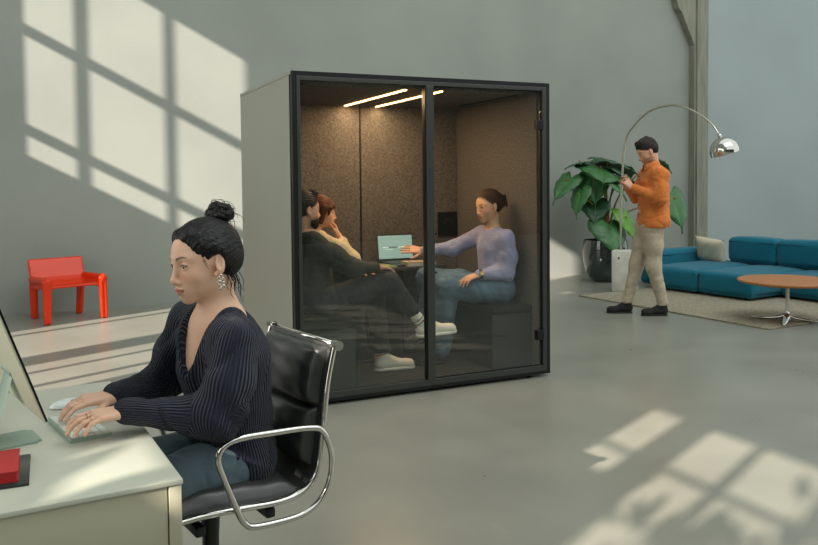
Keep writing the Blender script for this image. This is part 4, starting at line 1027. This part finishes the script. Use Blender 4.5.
def lounge_rest():
    # pillow leaning on the far end of the sofa
    Rz = Matrix.Rotation(math.radians(6.9), 3, 'Z'); c = V(7.20, 6.49, 0)+np.array(Rz @ Vector((.90, 1.235, .475))); R = np.array(Rz @ Matrix.Rotation(-.30, 3, 'Y') @ Matrix.Rotation(.10, 3, 'X'))
    T = (c, R); bm = bmesh.new(); n = 18; fr, bk = [], []
    for i in range(n+1):
        a_, b_ = [], []
        for j in range(n+1):
            u, v = 2*i/n-1, 2*j/n-1; t = .075*((1-u**4)*(1-v**4))**.55; s_ = 1-.10*(1-abs(u*v))*(abs(u)**3+abs(v)**3)*.8
            y, z = u*.215*s_, v*.165*s_
            w_ = .006*math.sin(9*u+4*v)*(1-u*u)*(1-v*v)
            a_.append(bm.verts.new(tw(T, (-t+w_, y, z)))); b_.append(bm.verts.new(tw(T, (t+w_, y, z))))
        fr.append(a_); bk.append(b_)
    for i in range(n):
        for j in range(n): bm.faces.new((fr[i][j], fr[i][j+1], fr[i+1][j+1], fr[i+1][j])); bm.faces.new((bk[i][j], bk[i+1][j], bk[i+1][j+1], bk[i][j+1]))
    bmesh.ops.remove_doubles(bm, verts=bm.verts, dist=.0005); bmesh.ops.recalc_face_normals(bm, faces=bm.faces)
    p = anchor(bm_obj('pillow', bm, MATS['cream_fabric'], None, True), c-V(0, 0, .17)); tag(p, 'beige cushion leaning at the left end of the teal sofa', 'cushion')
    # rug
    bm = bmesh.new(); e1 = nrm((.995, .075, 0)); e2 = nrm((-.085, .995, 0)); o = V(6.058, 5.255, 0)
    q = [o, o+e1*3.6, o+e1*3.6+e2*2.60, o+e2*2.60]; prism(bm, [tuple(x[:2]) for x in q], .0005, .014)
    bmesh.ops.recalc_face_normals(bm, faces=bm.faces); bmesh.ops.bevel(bm, geom=list(bm.edges), offset=.004, segments=2, affect='EDGES')
    g = anchor(bm_obj('rug', bm, MATS['rug'], None, 40), (7.7, 6.6, 0)); tag(g, 'large beige wool rug under the sofa and coffee table', 'rug')
    # coffee table
    o = V(6.56, 5.47, .0145); r = empty('coffee_table', o, .25, 'round oak topped coffee table with a chrome four-star base', 'table')
    bm = bmesh.new(); lathe(bm, [(.40, .366), (.452, .380), (.458, .386), (.458, .396), (.452, .402)], 64); bm_obj('tabletop', bm, MATS['wood'], r, 40)
    bm = bmesh.new(); lathe(bm, [(.052, .022), (.036, .05), (.019, .085), (.0165, .11), (.0165, .33), (.03, .345), (.07, .364)], 24); bm_obj('column', bm, MATS['chrome'], r, 50)
    for k in range(4):
        a = PI/2*k+.35; d = V(math.cos(a), math.sin(a), 0)
        bm = bmesh.new(); tube(bm, [d*.015+V(0, 0, .06), d*.08+V(0, 0, .032), d*.22+V(0, 0, .016), d*.335+V(0, 0, .010)], [.034, .036, .030, .014], 8, 5, sq=.5, up=(0, 0, 1)); bm_obj('leg', bm, MATS['chrome'], r, True)
lounge_rest()
# ------------------------------------------------------------------ the other people
def fine_axes(lo, hi, spots, h, hf):
    """coarse axes with fine spans round the given (centre, radius) spots"""
    return [axis(lo[i], hi[i], h, [(c[i]-r_, c[i]+r_, hf) for c, r_ in spots]) for i in range(3)]
def pshoe(parent, heel, fwd, up, L_, upper, sole, name='shoe', high=.10, lace=False, world=True, sole_t=.022):
    T = frame(heel, fwd, up); c = tw(T, (L_/2, 0, .06)); e = L_*.75
    s = Sdf(*[axis(c[i]-e, c[i]+e, .0055) for i in range(3)])
    s.cone((.045, 0, .052), (L_-.052, 0, .036), .040, .036, .03, T, ((0, 0, 1), .95)); s.cone((.048, 0, .05), (.052, 0, high), .040, .038, .03, T); s.cone((L_*.45, 0, .07), (.06, 0, high-.01), .024, .036, .03, T)
    s.cone((L_-.075, .012, .032), (L_-.050, -.006, .030), .036, .034, .02, T)
    s.cut_plane(tw(T, (0, 0, .012)), -T[1][:, 2]); s.cut_plane(tw(T, (0, 0, high)), T[1][:, 2])
    o = sdf_obj(name, s, MATS[upper], parent, world=world)
    q = Sdf(*[axis(c[i]-e, c[i]+e, .0055) for i in range(3)])
    q.cone((.042, 0, .02), (L_-.048, 0, .02), .044, .043, 0, T); q.cut_plane(tw(T, (0, 0, 0)), -T[1][:, 2]); q.cut_plane(tw(T, (0, 0, sole_t)), T[1][:, 2])
    sdf_obj('sole', q, MATS[sole], o, world=world)
    if lace:
        bm = bmesh.new()
        for k in range(5):
            t = k/4; x = L_*(.62-.26*t); z = .068+.030*t
            tube(bm, [tw(T, (x, -.034, z-.020)), tw(T, (x+.004, 0, z+.010)), tw(T, (x, .034, z-.020))], .0045, 5, 3)
        bm_obj('lace', bm, MATS['lace'], o, True, True)
        bm = bmesh.new(); tube(bm, [tw(T, (.050+.042*math.cos(k), .041*math.sin(k), high-.003+.006*math.cos(k))) for k in np.linspace(0, 2*PI, 19)], .006, 6, 1, cap=False); bm_obj('ankle_lining', bm, MATS['tan'], o, True, True)
        bm = bmesh.new(); box(bm, tw(T, (.004, 0, .085)), (.008, .026, .05), R=Matrix(T[1].tolist()), bev=.003); bm_obj('heel_tab', bm, MATS['tan'], o, 40, True)
    return o
def sock(parent, a, b, fwd):
    s = Sdf(*[axis(min(a[i], b[i])-.09, max(a[i], b[i])+.09, .006) for i in range(3)]); s.cone(a, b, .040, .043, 0)
    o = sdf_obj('sock', s, MATS['sock'], parent)
    d = nrm(b-a)
    for t in (.62, .80):
        bm = bmesh.new(); c = a+(b-a)*t; u = nrm(np.cross(d, (0, 1, .1))); v = np.cross(d, u); r_ = .0412+.003*t
        tube(bm, [c+(u*math.cos(k)+v*math.sin(k))*r_ for k in np.linspace(0, 2*PI, 25)], .0035, 6, 1, cap=False); bm_obj('sock_stripe', bm, MATS['stripe_grey'], o, True, True)
SHORT = [('e', (-.018, 0, .032), (.100, .081, .088)), ('e', (-.055, 0, -.010), (.062, .068, .058), .03)]
FACECUT = [('e', (.102, 0, -.030), (.082, .078, .092), .010), ('e', (.052, 0, -.085), (.075, .10, .070), .01), ('e', (.0, 0, -.135), (.120, .12, .075), .01)]+[('e', (.002, q*.088, -.020), (.026, .026, .034), .006) for q in (-1, 1)]
def standing_man():
    f = nrm((-.909, .416, 0)); O = V(5.594, 6.50, 0); R = np.stack([f, np.cross((0, 0, 1), f), V(0, 0, 1)], 1); W = (O, R); w = lambda *p: tw(W, p)
    root = empty('person', O, 0, 'standing man in an orange overshirt and beige trousers looking down at his phone', 'person')
    hd = R @ nrm((.84, .10, -.50)); H = frame(w(-.085, .01, 1.700), hd, R @ V(.50, 0, 1)); sc = 1.06
    neck = w(-.160, 0, 1.53); pel, lum, che = w(-.135, 0, .94), w(-.145, 0, 1.12), w(-.17, 0, 1.33)
    shN, shF = w(-.175, .185, 1.475), w(-.145, -.185, 1.475); elN, elF = w(-.155, .235, 1.205), w(-.04, -.225, 1.215); wrN, wrF = w(.085, .085, 1.325), w(.100, -.045, 1.335)
    hpN, hpF = w(-.13, .09, .92), w(-.11, -.09, .92); knN, knF = w(-.135, .095, .50), w(-.01, -.09, .51); anN, anF = w(-.225, .10, .10), w(.085, -.09, .10)
    b = Sdf(*fine_axes(V(5.15, 6.05, 0), V(6.05, 6.95, 1.88), [(H[0], .15), (w(.14, .02, 1.38), .10)], .011, .0042))
    head_sdf(b, H, sc, fem=False, lids=.2, jaw=1.12); b.cone(neck, tw(H, (-.028, 0, -.07)), .060, .056, .03)
    b.chain([pel, lum, che, w(-.165, 0, 1.45)], [.13, .12, .13, .09], .06); b.cone(shN, shF, .055, .055, .05)
    for a_, e_, h_ in ((shN, elN, wrN), (shF, elF, wrF)): b.chain([a_, e_, h_], [.05, .042, .028], .02)
    for a_, e_, h_ in ((hpN, knN, anN), (hpF, knF, anF)): b.chain([a_, e_, h_], [.085, .058, .040], .03)
    TN = frame(wrN, w(.165, .045, 1.415)-wrN, R @ V(-.3, .9, .2)); TF = frame(wrF, w(.170, .010, 1.415)-wrF, R @ V(.5, -.8, -.1))
    hand_sdf(b, TN, -1, 1.03, (.75, .8, .85, .9), .05, (.5, .2, .1)); hand_sdf(b, TF, 1, 1.03, (.75, .8, .85, .9), .05, (.5, .2, .1))
    sdf_obj('body', b, MATS['skin'], root, color=head_color(H, sc, 'c', brow=(50, 34, 26), stubble=(120, 86, 66))); eyes(H, sc, root, (1, 0, -.4))
    hair_obj('hair', H, sc, [('e', (-.022, 0, .036), (.104, .083, .092)), ('e', (-.055, 0, -.010), (.062, .068, .060), .03), ('c', (.040, .030, .098), (.035, -.040, .104), .022, .020, .03), ('c', (.02, .04, .10), (-.05, .03, .112), .024, .022, .02), ('c', (-.02, -.04, .105), (-.07, -.02, .095), .022, .022, .02)],
             FACECUT, 'hair_dark', root, .0045, grooves=.0022)
    # overshirt
    s = Sdf(axis(5.2, 6.1, .0095), axis(6.1, 7.0, .0095), axis(.86, 1.62, .0095))
    s.chain([w(-.160, 0, .985), w(-.162, 0, 1.15), w(-.170, 0, 1.33), w(-.165, 0, 1.435)], [.180, .172, .168, .120], .06, sq=(R @ V(1, 0, 0), .86))
    s.cone(w(-.155, .07, .96), w(-.155, -.07, .96), .160, .160, .05, sq=(R @ V(1, 0, 0), .95))
    s.cone(w(-.178, .165, 1.455), w(-.155, -.165, 1.455), .086, .086, .06); s.cone(w(-.168, .06, 1.50), w(-.158, -.06, 1.50), .058, .058, .05)
    for a_, e_, h_ in ((w(-.178, .19, 1.45), elN+R @ V(-.01, .01, 0), wrN), (w(-.148, -.19, 1.45), elF, wrF)): s.chain([a_, (a_*.4+e_*.6), e_, h_*.93+e_*.07], [.082, .073, .066, .046], .04)
    s.cone(neck+R @ V(.02, 0, .0), w(-.125, 0, 1.63), .066, .070, .01, mode='sub'); s.cut_plane(w(-.15, 0, .912), R @ V(-.03, 0, -1))
    s.cut_plane(w(0, 0, 1.56), (0, 0, 1))
    def fo(P, N): 
        q = (P-O) @ R; r1 = np.linalg.norm(P-elN, axis=1)
        return .007*wnoise(P, 3.5, 1)+.008*crease(P*V(1, 1, 1.8), 3.5, 3, 3)+.004*crease(P*V(1, 1, .7), 7, 6, 3)+.008*np.exp(-(r1/.12)**2)*np.sin(q[:, 0]*70+q[:, 2]*50)
    ov = sdf_obj('overshirt', s, MATS['orange_shirt'], root, disp=fo)
    # collar, placket, chest pocket, buttons, cuffs
    bm = bmesh.new(); ring = []
    for k in range(15):
        a = -PI*.88+2*PI*.88*k/14; c = w(-.135, 0, 1.555); x, y = -math.cos(a)*.078, math.sin(a)*.082; fr_ = max(0, -math.cos(a)*1.0)
        drop = .055*max(0, x/.072)
        ring.append((c+R @ V(x, y, .040-drop*.6), c+R @ V(x*1.28, y*1.28, -.012-drop)))
    vs = [[bm.verts.new(p) for p in (a_, b_)] for a_, b_ in ring]
    for a_, b_ in zip(vs[:-1], vs[1:]): bm.faces.new((a_[0], b_[0], b_[1], a_[1]))
    cl = bm_obj('collar', bm, MATS['orange_shirt'], ov, True, True); m_ = cl.modifiers.new('thick', 'SOLIDIFY'); m_.thickness = .008
    for tp, wr_ in ((elN, wrN), (elF, wrF)):
        bm = bmesh.new(); d_ = nrm(wr_-tp); tube(bm, [wr_-d_*.055, wr_-d_*.005], [.048, .045], 18, 1); bm_obj('cuff', bm, MATS['orange_shirt'], ov, 40, True)
    for y_, z_ in ((.105, 1.33),):
        bm = bmesh.new(); box(bm, w(-.025, y_, z_), (.008, .11, .12), R=Matrix(R.tolist()) @ Matrix.Rotation(.35, 3, 'Z'), bev=.003); bm_obj('chest_pocket', bm, MATS['orange_shirt'], ov, 40, True)
        bm = bmesh.new(); box(bm, w(-.021, y_, z_+.050), (.010, .115, .035), R=Matrix(R.tolist()) @ Matrix.Rotation(.35, 3, 'Z'), bev=.003); bm_obj('pocket_flap', bm, MATS['orange_shirt'], ov, 40, True)
    for z_ in (1.44, 1.34, 1.24, 1.14, 1.04):
        bm = bmesh.new(); tube(bm, [w(-.012, -.005, z_), w(.004, -.005, z_)], [.007, .006], 10, 1); bm_obj('button', bm, MATS['black_plastic'], ov, None, True)
    # trousers
    t = Sdf(axis(5.1, 6.1, .0095), axis(6.0, 7.0, .0095), axis(.06, 1.06, .0095))
    t.chain([w(-.13, 0, .97), w(-.125, 0, .90)], [.125, .130], .05); t.cone(w(-.13, .07, .93), w(-.12, -.07, .93), .11, .11, .05)
    for a_, e_, h_ in ((hpN, knN, anN), (hpF, knF, anF)): t.chain([a_, (a_+e_)/2, e_, h_+V(0, 0, .03)], [.112, .096, .078, .060], .04)
    t.cut_plane((0, 0, .985), (0, 0, 1)); t.cut_plane((0, 0, .105), (0, 0, -1))
    sdf_obj('trousers', t, MATS['chino'], root, disp=lambda P, N: .006*wnoise(P, 4, 2)+.007*crease(P*V(1, 1, 1.3), 4, 6, 3)+.005*crease(P*V(1, 1, 2), 8, 8, 3)*np.clip(1.1-P[:, 2], .2, 1))
    for a_, q in ((anN, 1), (anF, -1)):
        pshoe(root, V(a_[0], a_[1], .001)-f*.055, f+V(0, 0, .0), (0, 0, 1), .285, 'suede_black', 'black_plastic', high=.115, sole_t=.016)
    # phone held in front of him
    pc = w(.190, .018, 1.432); Rp = Matrix(R.tolist()) @ Matrix.Rotation(-.55, 3, 'Y')
    bm = bmesh.new(); box(bm, pc, (.150, .072, .008), R=Rp, bev=.003); ph = anchor(bm_obj('smartphone', bm, MATS['phone_black'], None, 40), pc-V(0, 0, .04)); tag(ph, 'dark phone in the hands of the man in orange', 'phone')
standing_man()
def seated(name_label, O, f, spec):
    root = empty('person', O, 0, name_label, 'person'); s = spec
    H, sc = s['H'], s['sc']
    b = Sdf(*fine_axes(s['lo'], s['hi'], [(H[0], .14)]+s['spots'], .012, .0042))
    head_sdf(b, H, sc, lids=s.get('lids', .5), jaw=s.get('jaw', 1)); b.cone(s['neck'], tw(H, (-.028, 0, -.07)), s.get('nr', .052), s.get('nr', .052)*.95, .03)
    b.chain(s['spine'], [.11, .10, .10, .07], .06); b.cone(s['sh'][0], s['sh'][1], .05, .05, .05)
    for a in s['arms']: b.chain(a, [.043, .036, .025], .02)
    for l in s['legs']: b.chain(l, [.08, .055, .036], .03)
    for hnd in s['hands']: hand_sdf(b, *hnd)
    sdf_obj('body', b, MATS['skin'], root, color=head_color(H, sc, s['tone'], brow=s['brow'], stubble=s.get('stubble'))); eyes(H, sc, root, s.get('gaze', (1, 0, -.1)))
    return root
def garment(root, name, m, lo, hi, chains, cuts=(), h=.010, amp=.007, seed=0, fr=5):
    g = Sdf(*[axis(lo[i], hi[i], h) for i in range(3)])
    for pts, rs, k in chains: g.chain(pts, rs, k)
    for c in cuts:
        if c[0] == 'p': g.cut_plane(c[1], c[2])
        else: g.cone(c[1], c[2], c[3], c[4], .01, mode='sub')
    return sdf_obj(name, g, MATS[m], root, disp=lambda P, N: amp*wnoise(P, fr, seed)+amp*.9*crease(P, fr*1.1, seed+2, 3)+amp*.5*crease(P, fr*2.2, seed+4, 3))
def booth_people():
    # bearded man near the glass on the left bench
    H = frame(V(1.565, 5.08, 1.235), (1, .16, -.06), (.05, 0, 1)); sh = (V(1.575, 4.945, 1.020), V(1.585, 5.265, 1.020))
    elN, wrN = V(1.845, 4.935, .835), V(2.045, 5.00, .830); elF, wrF = V(1.78, 5.33, .83), V(1.95, 5.20, .80)
    sp = [V(1.62, 5.10, .60), V(1.60, 5.10, .76), V(1.58, 5.10, .93), V(1.575, 5.10, .99)]
    hp = (V(1.66, 5.02, .60), V(1.66, 5.18, .60)); kn = (V(2.130, 5.00, .725), V(2.10, 5.20, .60)); an = (V(2.345, 4.98, .445), V(2.165, 5.20, .15))
    TN = frame(wrN, V(2.14, 5.03, .812)-wrN, (.1, 0, 1)); TF = frame(wrF, V(2.05, 5.14, .79)-wrF, (.1, 0, 1))
    r = seated('bearded man in dark shirt and jeans sitting cross-legged by the booth glass', V(1.64, 5.10, .505), None, dict(H=H, sc=1.06, lo=V(1.42, 4.84, .03), hi=V(2.62, 5.42, 1.40), spots=[(V(2.12, 5.04, .80), .08)], neck=V(1.572, 5.10, 1.06), nr=.058, spine=sp, sh=sh,
        arms=[(sh[0], elN, wrN), (sh[1], elF, wrF)], legs=[(hp[0], kn[0], an[0]), (hp[1], kn[1], an[1])], hands=[(TN, 1, 1.0, (.35, .4, .4, .45), .08, (.5, .2, .3)), (TF, -1, 1.0, (.5, .5, .5, .5))], tone='c', brow=(30, 22, 18), stubble=(40, 28, 22), jaw=1.1))
    hair_obj('hair', H, 1.06, SHORT+[('c', (.040, .03, .102), (.045, -.03, .100), .022, .022, .02)], FACECUT, 'hair_dark', r, .005, grooves=.002)
    hair_obj('beard', H, 1.06, [('e', (.030, 0, -.072), (.062, .060, .052)), ('e', (.070, 0, -.098), (.026, .028, .028), .02)], [('e', (.060, 0, -.020), (.080, .075, .036), .008), ('e', (.100, 0, -.066), (.030, .020, .013), .006), ('p', (-.005, 0, 0), (-1, 0, -.25)), ('e', (.0, 0, -.135), (.05, .05, .045), .01)], 'hair_dark', r, .004, ext=((-.08, .12), (-.1, .1), (-.16, .03)), grooves=.001)
    garment(r, 'shirt', 'shirt_charcoal', V(1.40, 4.80, .50), V(2.25, 5.48, 1.16), [([V(1.63, 5.10, .62), V(1.60, 5.10, .78), V(1.585, 5.10, .92), V(1.58, 5.10, .98)], [.150, .142, .142, .10], .06), ([V(1.58, 4.97, 1.005), V(1.585, 5.24, 1.005)], [.072, .072], .05), ([V(1.575, 5.05, 1.04), V(1.575, 5.15, 1.04)], [.058, .058], .04),
        ([sh[0]+V(0, .01, -.01), (sh[0]+elN)/2, elN, wrN-V(.01, 0, 0)], [.078, .070, .060, .042], .04), ([sh[1], elF, wrF], [.074, .058, .042], .04)], [('c', V(1.578, 5.10, 1.03), V(1.585, 5.09, 1.2), .060, .064)], seed=1, amp=.008)
    garment(r, 'jeans', 'jeans_charcoal', V(1.40, 4.86, .06), V(2.60, 5.40, .86), [([V(1.64, 5.04, .63), V(1.64, 5.16, .63)], [.12, .12], .05), ([hp[0], (hp[0]+kn[0])/2, kn[0], an[0]-(an[0]-kn[0])*.24], [.100, .092, .076, .060], .04), ([hp[1], kn[1], an[1]+V(0, 0, .05)], [.098, .074, .060], .04)], [('p', V(0, 0, .19), (0, 0, -1))], seed=4)
    fd = nrm(an[0]-kn[0]); sock(r, an[0]-fd*.10, an[0]+fd*.045, None); sock(r, an[1]+V(0, 0, .07), an[1]+V(0, 0, -.02), None)
    pshoe(r, V(2.325, 4.98, .322), (1, -.03, .03), (-.06, 0, 1), .318, 'sneaker', 'sneaker_sole', 'sneaker', .125, True)
    pshoe(r, V(2.095, 5.20, .0615), (1, -.10, 0), (0, 0, 1), .312, 'sneaker', 'sneaker_sole', 'sneaker', .125, True)
    # woman with a brown fringe leaning her chin on her hand
    H = frame(V(1.850, 5.58, 1.195), (1, -.30, -.10), (.1, 0, 1)); sh = (V(1.79, 5.44, 1.000), V(1.78, 5.74, .99))
    elN, wrN = V(2.035, 5.46, .835), V(1.955, 5.525, 1.015); elF, wrF = V(2.03, 5.80, .82), V(2.12, 5.62, .80)
    sp = [V(1.60, 5.60, .60), V(1.64, 5.60, .76), V(1.73, 5.595, .92), V(1.76, 5.59, .98)]
    hp = (V(1.64, 5.52, .59), V(1.64, 5.68, .59)); kn = (V(2.07, 5.50, .60), V(2.07, 5.70, .60)); an = (V(2.10, 5.50, .14), V(2.10, 5.70, .14))
    TN = frame(wrN, V(1.935, 5.545, 1.09)-wrN, (1, -.3, 0)); TF = frame(wrF, V(2.20, 5.55, .79)-wrF, (0, 0, 1))
    r = seated('woman with auburn bob and fringe in a cream cardigan, chin on hand in the booth', V(1.62, 5.60, .505), None, dict(H=H, sc=1.0, lo=V(1.42, 5.30, .03), hi=V(2.36, 5.95, 1.36), spots=[(V(1.94, 5.54, 1.06), .07), (V(2.18, 5.56, .79), .07)], neck=V(1.775, 5.59, 1.03), nr=.048, spine=sp, sh=sh,
        arms=[(sh[0], elN, wrN), (sh[1], elF, wrF)], legs=[(hp[0], kn[0], an[0]), (hp[1], kn[1], an[1])], hands=[(TN, 1, .92, (1.1, 1.15, 1.2, 1.2), .02, (.4, .3, .3)), (TF, -1, .92, (.25, .25, .25, .3))], tone='b', brow=(70, 40, 28), jaw=.97))
    hair_obj('hair', H, 1.0, [('e', (-.020, 0, .032), (.102, .084, .090)), ('e', (-.055, 0, -.035), (.058, .074, .075), .03), ('c', (.010, .074, .03), (-.004, .078, -.075), .022, .018, .02), ('c', (.010, -.074, .03), (-.004, -.078, -.075), .022, .018, .02), ('c', (.074, .035, .045), (.074, -.035, .045), .018, .018, .02), ('c', (.060, .060, .03), (.045, .070, -.02), .012, .008, .01), ('c', (.060, -.060, .03), (.045, -.070, -.02), .012, .008, .01)],
             [('e', (.105, 0, -.035), (.072, .064, .068), .008), ('e', (.0, 0, -.165), (.120, .12, .05), .01)], 'hair_auburn', r, .0048, grooves=.0018)
    garment(r, 'cardigan', 'cream_knit', V(1.40, 5.28, .48), V(2.30, 5.98, 1.12), [(sp, [.130, .118, .120, .09], .06), ([V(1.79, 5.47, .985), V(1.78, 5.71, .98)], [.068, .068], .05), ([sh[0], (sh[0]+elN)/2+V(0, -.01, 0), elN, wrN*.75+elN*.25], [.070, .068, .064, .046], .04), ([sh[1], elF, wrF], [.068, .058, .044], .04)],
            [('c', V(1.80, 5.59, .99), V(1.84, 5.58, 1.15), .056, .062)], seed=6)
    garment(r, 'trousers', 'jeans_charcoal', V(1.40, 5.35, .08), V(2.30, 5.90, .74), [([V(1.62, 5.54, .61), V(1.62, 5.66, .61)], [.11, .11], .05), ([hp[0], kn[0], an[0]], [.09, .068, .055], .04), ([hp[1], kn[1], an[1]], [.09, .068, .055], .04)], seed=8)
    for a in an: pshoe(r, V(a[0]-.05, a[1], .0615), (1, 0, 0), (0, 0, 1), .25, 'suede_black', 'black_plastic', 'shoe', .10)
    # woman in lavender reaching towards the laptop
    H = frame(V(2.980, 5.105, 1.228), (-1, -.10, -.20), (-.16, 0, 1)); sh = (V(3.045, 4.955, .985), V(3.020, 5.255, 1.000))
    elN, wrN = V(3.040, 4.945, .735), V(2.835, 4.985, .735); elF, wrF = V(2.800, 5.330, .900), V(2.590, 5.420, .880)
    sp = [V(3.045, 5.10, .60), V(3.05, 5.10, .76), V(3.04, 5.10, .92), V(3.03, 5.10, .98)]
    hp = (V(3.02, 5.02, .60), V(3.02, 5.18, .60)); kn = (V(2.655, 5.12, .645), V(2.545, 5.25, .705)); an = (V(2.64, 5.22, .17), V(2.54, 5.22, .36))
    TN = frame(wrN, V(2.735, 5.00, .705)-wrN, (-.3, -.25, 1)); TF = frame(wrF, V(2.50, 5.45, .895)-wrF, (0, -.75, .6))
    r = seated('woman in lavender sweater and jeans with pinned-up hair gesturing on the right bench', V(3.03, 5.10, .505), None, dict(H=H, sc=1.0, lo=V(2.38, 4.84, .03), hi=V(3.20, 5.60, 1.40), spots=[(V(2.76, 4.99, .72), .08), (V(2.52, 5.44, .89), .09)], neck=V(3.025, 5.105, 1.045), nr=.048, spine=sp, sh=sh,
        arms=[(sh[0], elN, wrN), (sh[1], elF, wrF)], legs=[(hp[0], kn[0], an[0]), (hp[1], kn[1], an[1])], hands=[(TN, -1, .95, (.35, .45, .55, .6), .08, (.5, .2, .2)), (TF, 1, .95, (.10, .22, .30, .36), .16, (.8, .2, .1))], tone='b', brow=(60, 40, 30), lids=.5))
    hair_obj('hair', H, 1.0, [('e', (-.022, 0, .032), (.101, .081, .088)), ('e', (-.060, 0, -.012), (.060, .066, .060), .03), ('e', (-.116, 0, .008), (.038, .046, .056), .02)], FACECUT, 'hair_brown', r, .0045, grooves=.0018)
    bm = bmesh.new()
    for k in range(5): tube(bm, [tw(H, (-.150+.006*abs(k-2), .035, .04-.02*k)), tw(H, (-.162, .018, .045-.02*k)), tw(H, (-.156, -.015, .035-.018*k))], .005, 6, 4)
    tube(bm, [tw(H, (-.160, .012, .05)), tw(H, (-.164, .012, -.04))], .006, 6, 1); bm_obj('hair_claw', bm, MATS['black_plastic'], r, True, True)
    bm = bmesh.new(); tube(bm, [tw(H, (-.004+.012*math.sin(k), .080, -.055+.012*math.cos(k))) for k in np.linspace(0, 2*PI, 15)], .0018, 6, 1, cap=False); bm_obj('earring', bm, MATS['gold'], r, True, True)
    garment(r, 'sweater', 'lavender_knit', V(2.50, 4.80, .50), V(3.199, 5.56, 1.14), [([V(3.03, 5.10, .64), V(3.04, 5.10, .78), V(3.03, 5.10, .91), V(3.025, 5.10, .97)], [.126, .116, .120, .09], .06), ([V(3.04, 4.985, .975), V(3.02, 5.225, .985)], [.070, .070], .05), ([V(3.025, 5.06, 1.02), V(3.02, 5.15, 1.02)], [.050, .050], .04),
        ([sh[0], (sh[0]+elN)/2+V(.015, -.005, 0), elN, wrN], [.068, .066, .058, .038], .04), ([sh[1], elF, wrF+V(.01, 0, 0)], [.072, .056, .038], .04)], [('c', V(3.02, 5.105, 1.055), V(2.99, 5.10, 1.2), .052, .055), ('p', V(0, 0, .555), (0, 0, -1))], seed=9, amp=.006)
    garment(r, 'jeans', 'blue_denim', V(2.38, 4.80, .08), V(3.199, 5.40, .80), [([V(3.03, 5.03, .62), V(3.03, 5.17, .62)], [.125, .125], .05), ([hp[0], (hp[0]+kn[0])/2, kn[0], an[0]], [.112, .105, .086, .075], .04), ([hp[1], (hp[1]+kn[1])/2, kn[1], an[1]], [.105, .092, .076, .066], .04)], seed=3)
    bm = bmesh.new(); d = nrm(elN-wrN); tube(bm, [wrN-d*.004, wrN+d*.020], [.034, .036], 16, 1); wt = bm_obj('wristwatch', bm, MATS['black_plastic'], r, 40, True); wt['label'] = 'black wristwatch'
    bm = bmesh.new(); tube(bm, [wrN+d*.008+V(-.004, -.030, .010), wrN+d*.008+V(-.006, -.038, .012)], [.016, .016], 14, 1); bm_obj('watch_case', bm, MATS['gold'], wt, 40, True)
    pshoe(r, V(2.69, 5.22, .0615), (-1, 0, 0), (0, 0, 1), .25, 'suede_black', 'black_plastic', 'shoe', .10)
    pshoe(r, V(2.585, 5.22, .27), (-1, 0, -.35), (-.35, 0, 1), .25, 'suede_black', 'black_plastic', 'shoe', .10)
booth_people()
desk_woman()
# ------------------------------------------------------------------ camera, light of day and added fill
def camera():
    yaw, pitch, roll = .4292, .0396, -.0101
    F = V(math.sin(yaw)*math.cos(pitch), math.cos(yaw)*math.cos(pitch), -math.sin(pitch)); R0 = V(math.cos(yaw), -math.sin(yaw), 0); U0 = np.cross(R0, F)
    R = math.cos(roll)*R0+math.sin(roll)*U0; U = -math.sin(roll)*R0+math.cos(roll)*U0
    cd = bpy.data.cameras.new('camera'); cam = bpy.data.objects.new('camera', cd); COL.objects.link(cam)
    M = Matrix(((R[0], U[0], -F[0], 0), (R[1], U[1], -F[1], 0), (R[2], U[2], -F[2], 1.41), (0, 0, 0, 1)))
    cam.matrix_world = M; cd.sensor_width = 36; cd.lens = 792.82/818*36; cd.shift_y = -59.587/818; cd.clip_start = .05; cd.clip_end = 200
    scn.camera = cam
camera()
sun = bpy.data.lights.new('sun', 'SUN'); sun.energy = 11.5; sun.angle = math.radians(.48); sun.color = (1, .88, .78)
so = bpy.data.objects.new('sun', sun); COL.objects.link(so); so.location = (-8, -4, 8)
so.rotation_mode = 'QUATERNION'; so.rotation_quaternion = Vector((1, .5, -.53)).to_track_quat('-Z', 'Y')
area('window_daylight', (-3.7, 2.6, 2.7), (0, -PI/2, 0), 4.5, 9.0, 185, (1, .98, .93))
def aim(p, q): return Vector(np.array(q, float)-np.array(p, float)).to_track_quat('-Z', 'Y').to_euler()
area('back_wall_fill', (6.0, 1.5, 8.5), aim((6.0, 1.5, 8.5), (5.5, 9.6, 2.6)), 9, 4, 330, (.97, 1, .97))  # added fill lamp that brightens the back wall; there is no skylight
w = bpy.data.worlds.new('sky'); scn.world = w; w.use_nodes = True
w.node_tree.nodes['Background'].inputs[0].default_value = (.93, 1.0, .98, 1); w.node_tree.nodes['Background'].inputs[1].default_value = 1.05
vs = scn.view_settings; vs.view_transform = 'Standard'; vs.look = 'None'; vs.exposure = 0.0; vs.gamma = 1.0
scn.cycles.use_denoising = True
scn.cycles.max_bounces = 8; scn.cycles.transparent_max_bounces = 16
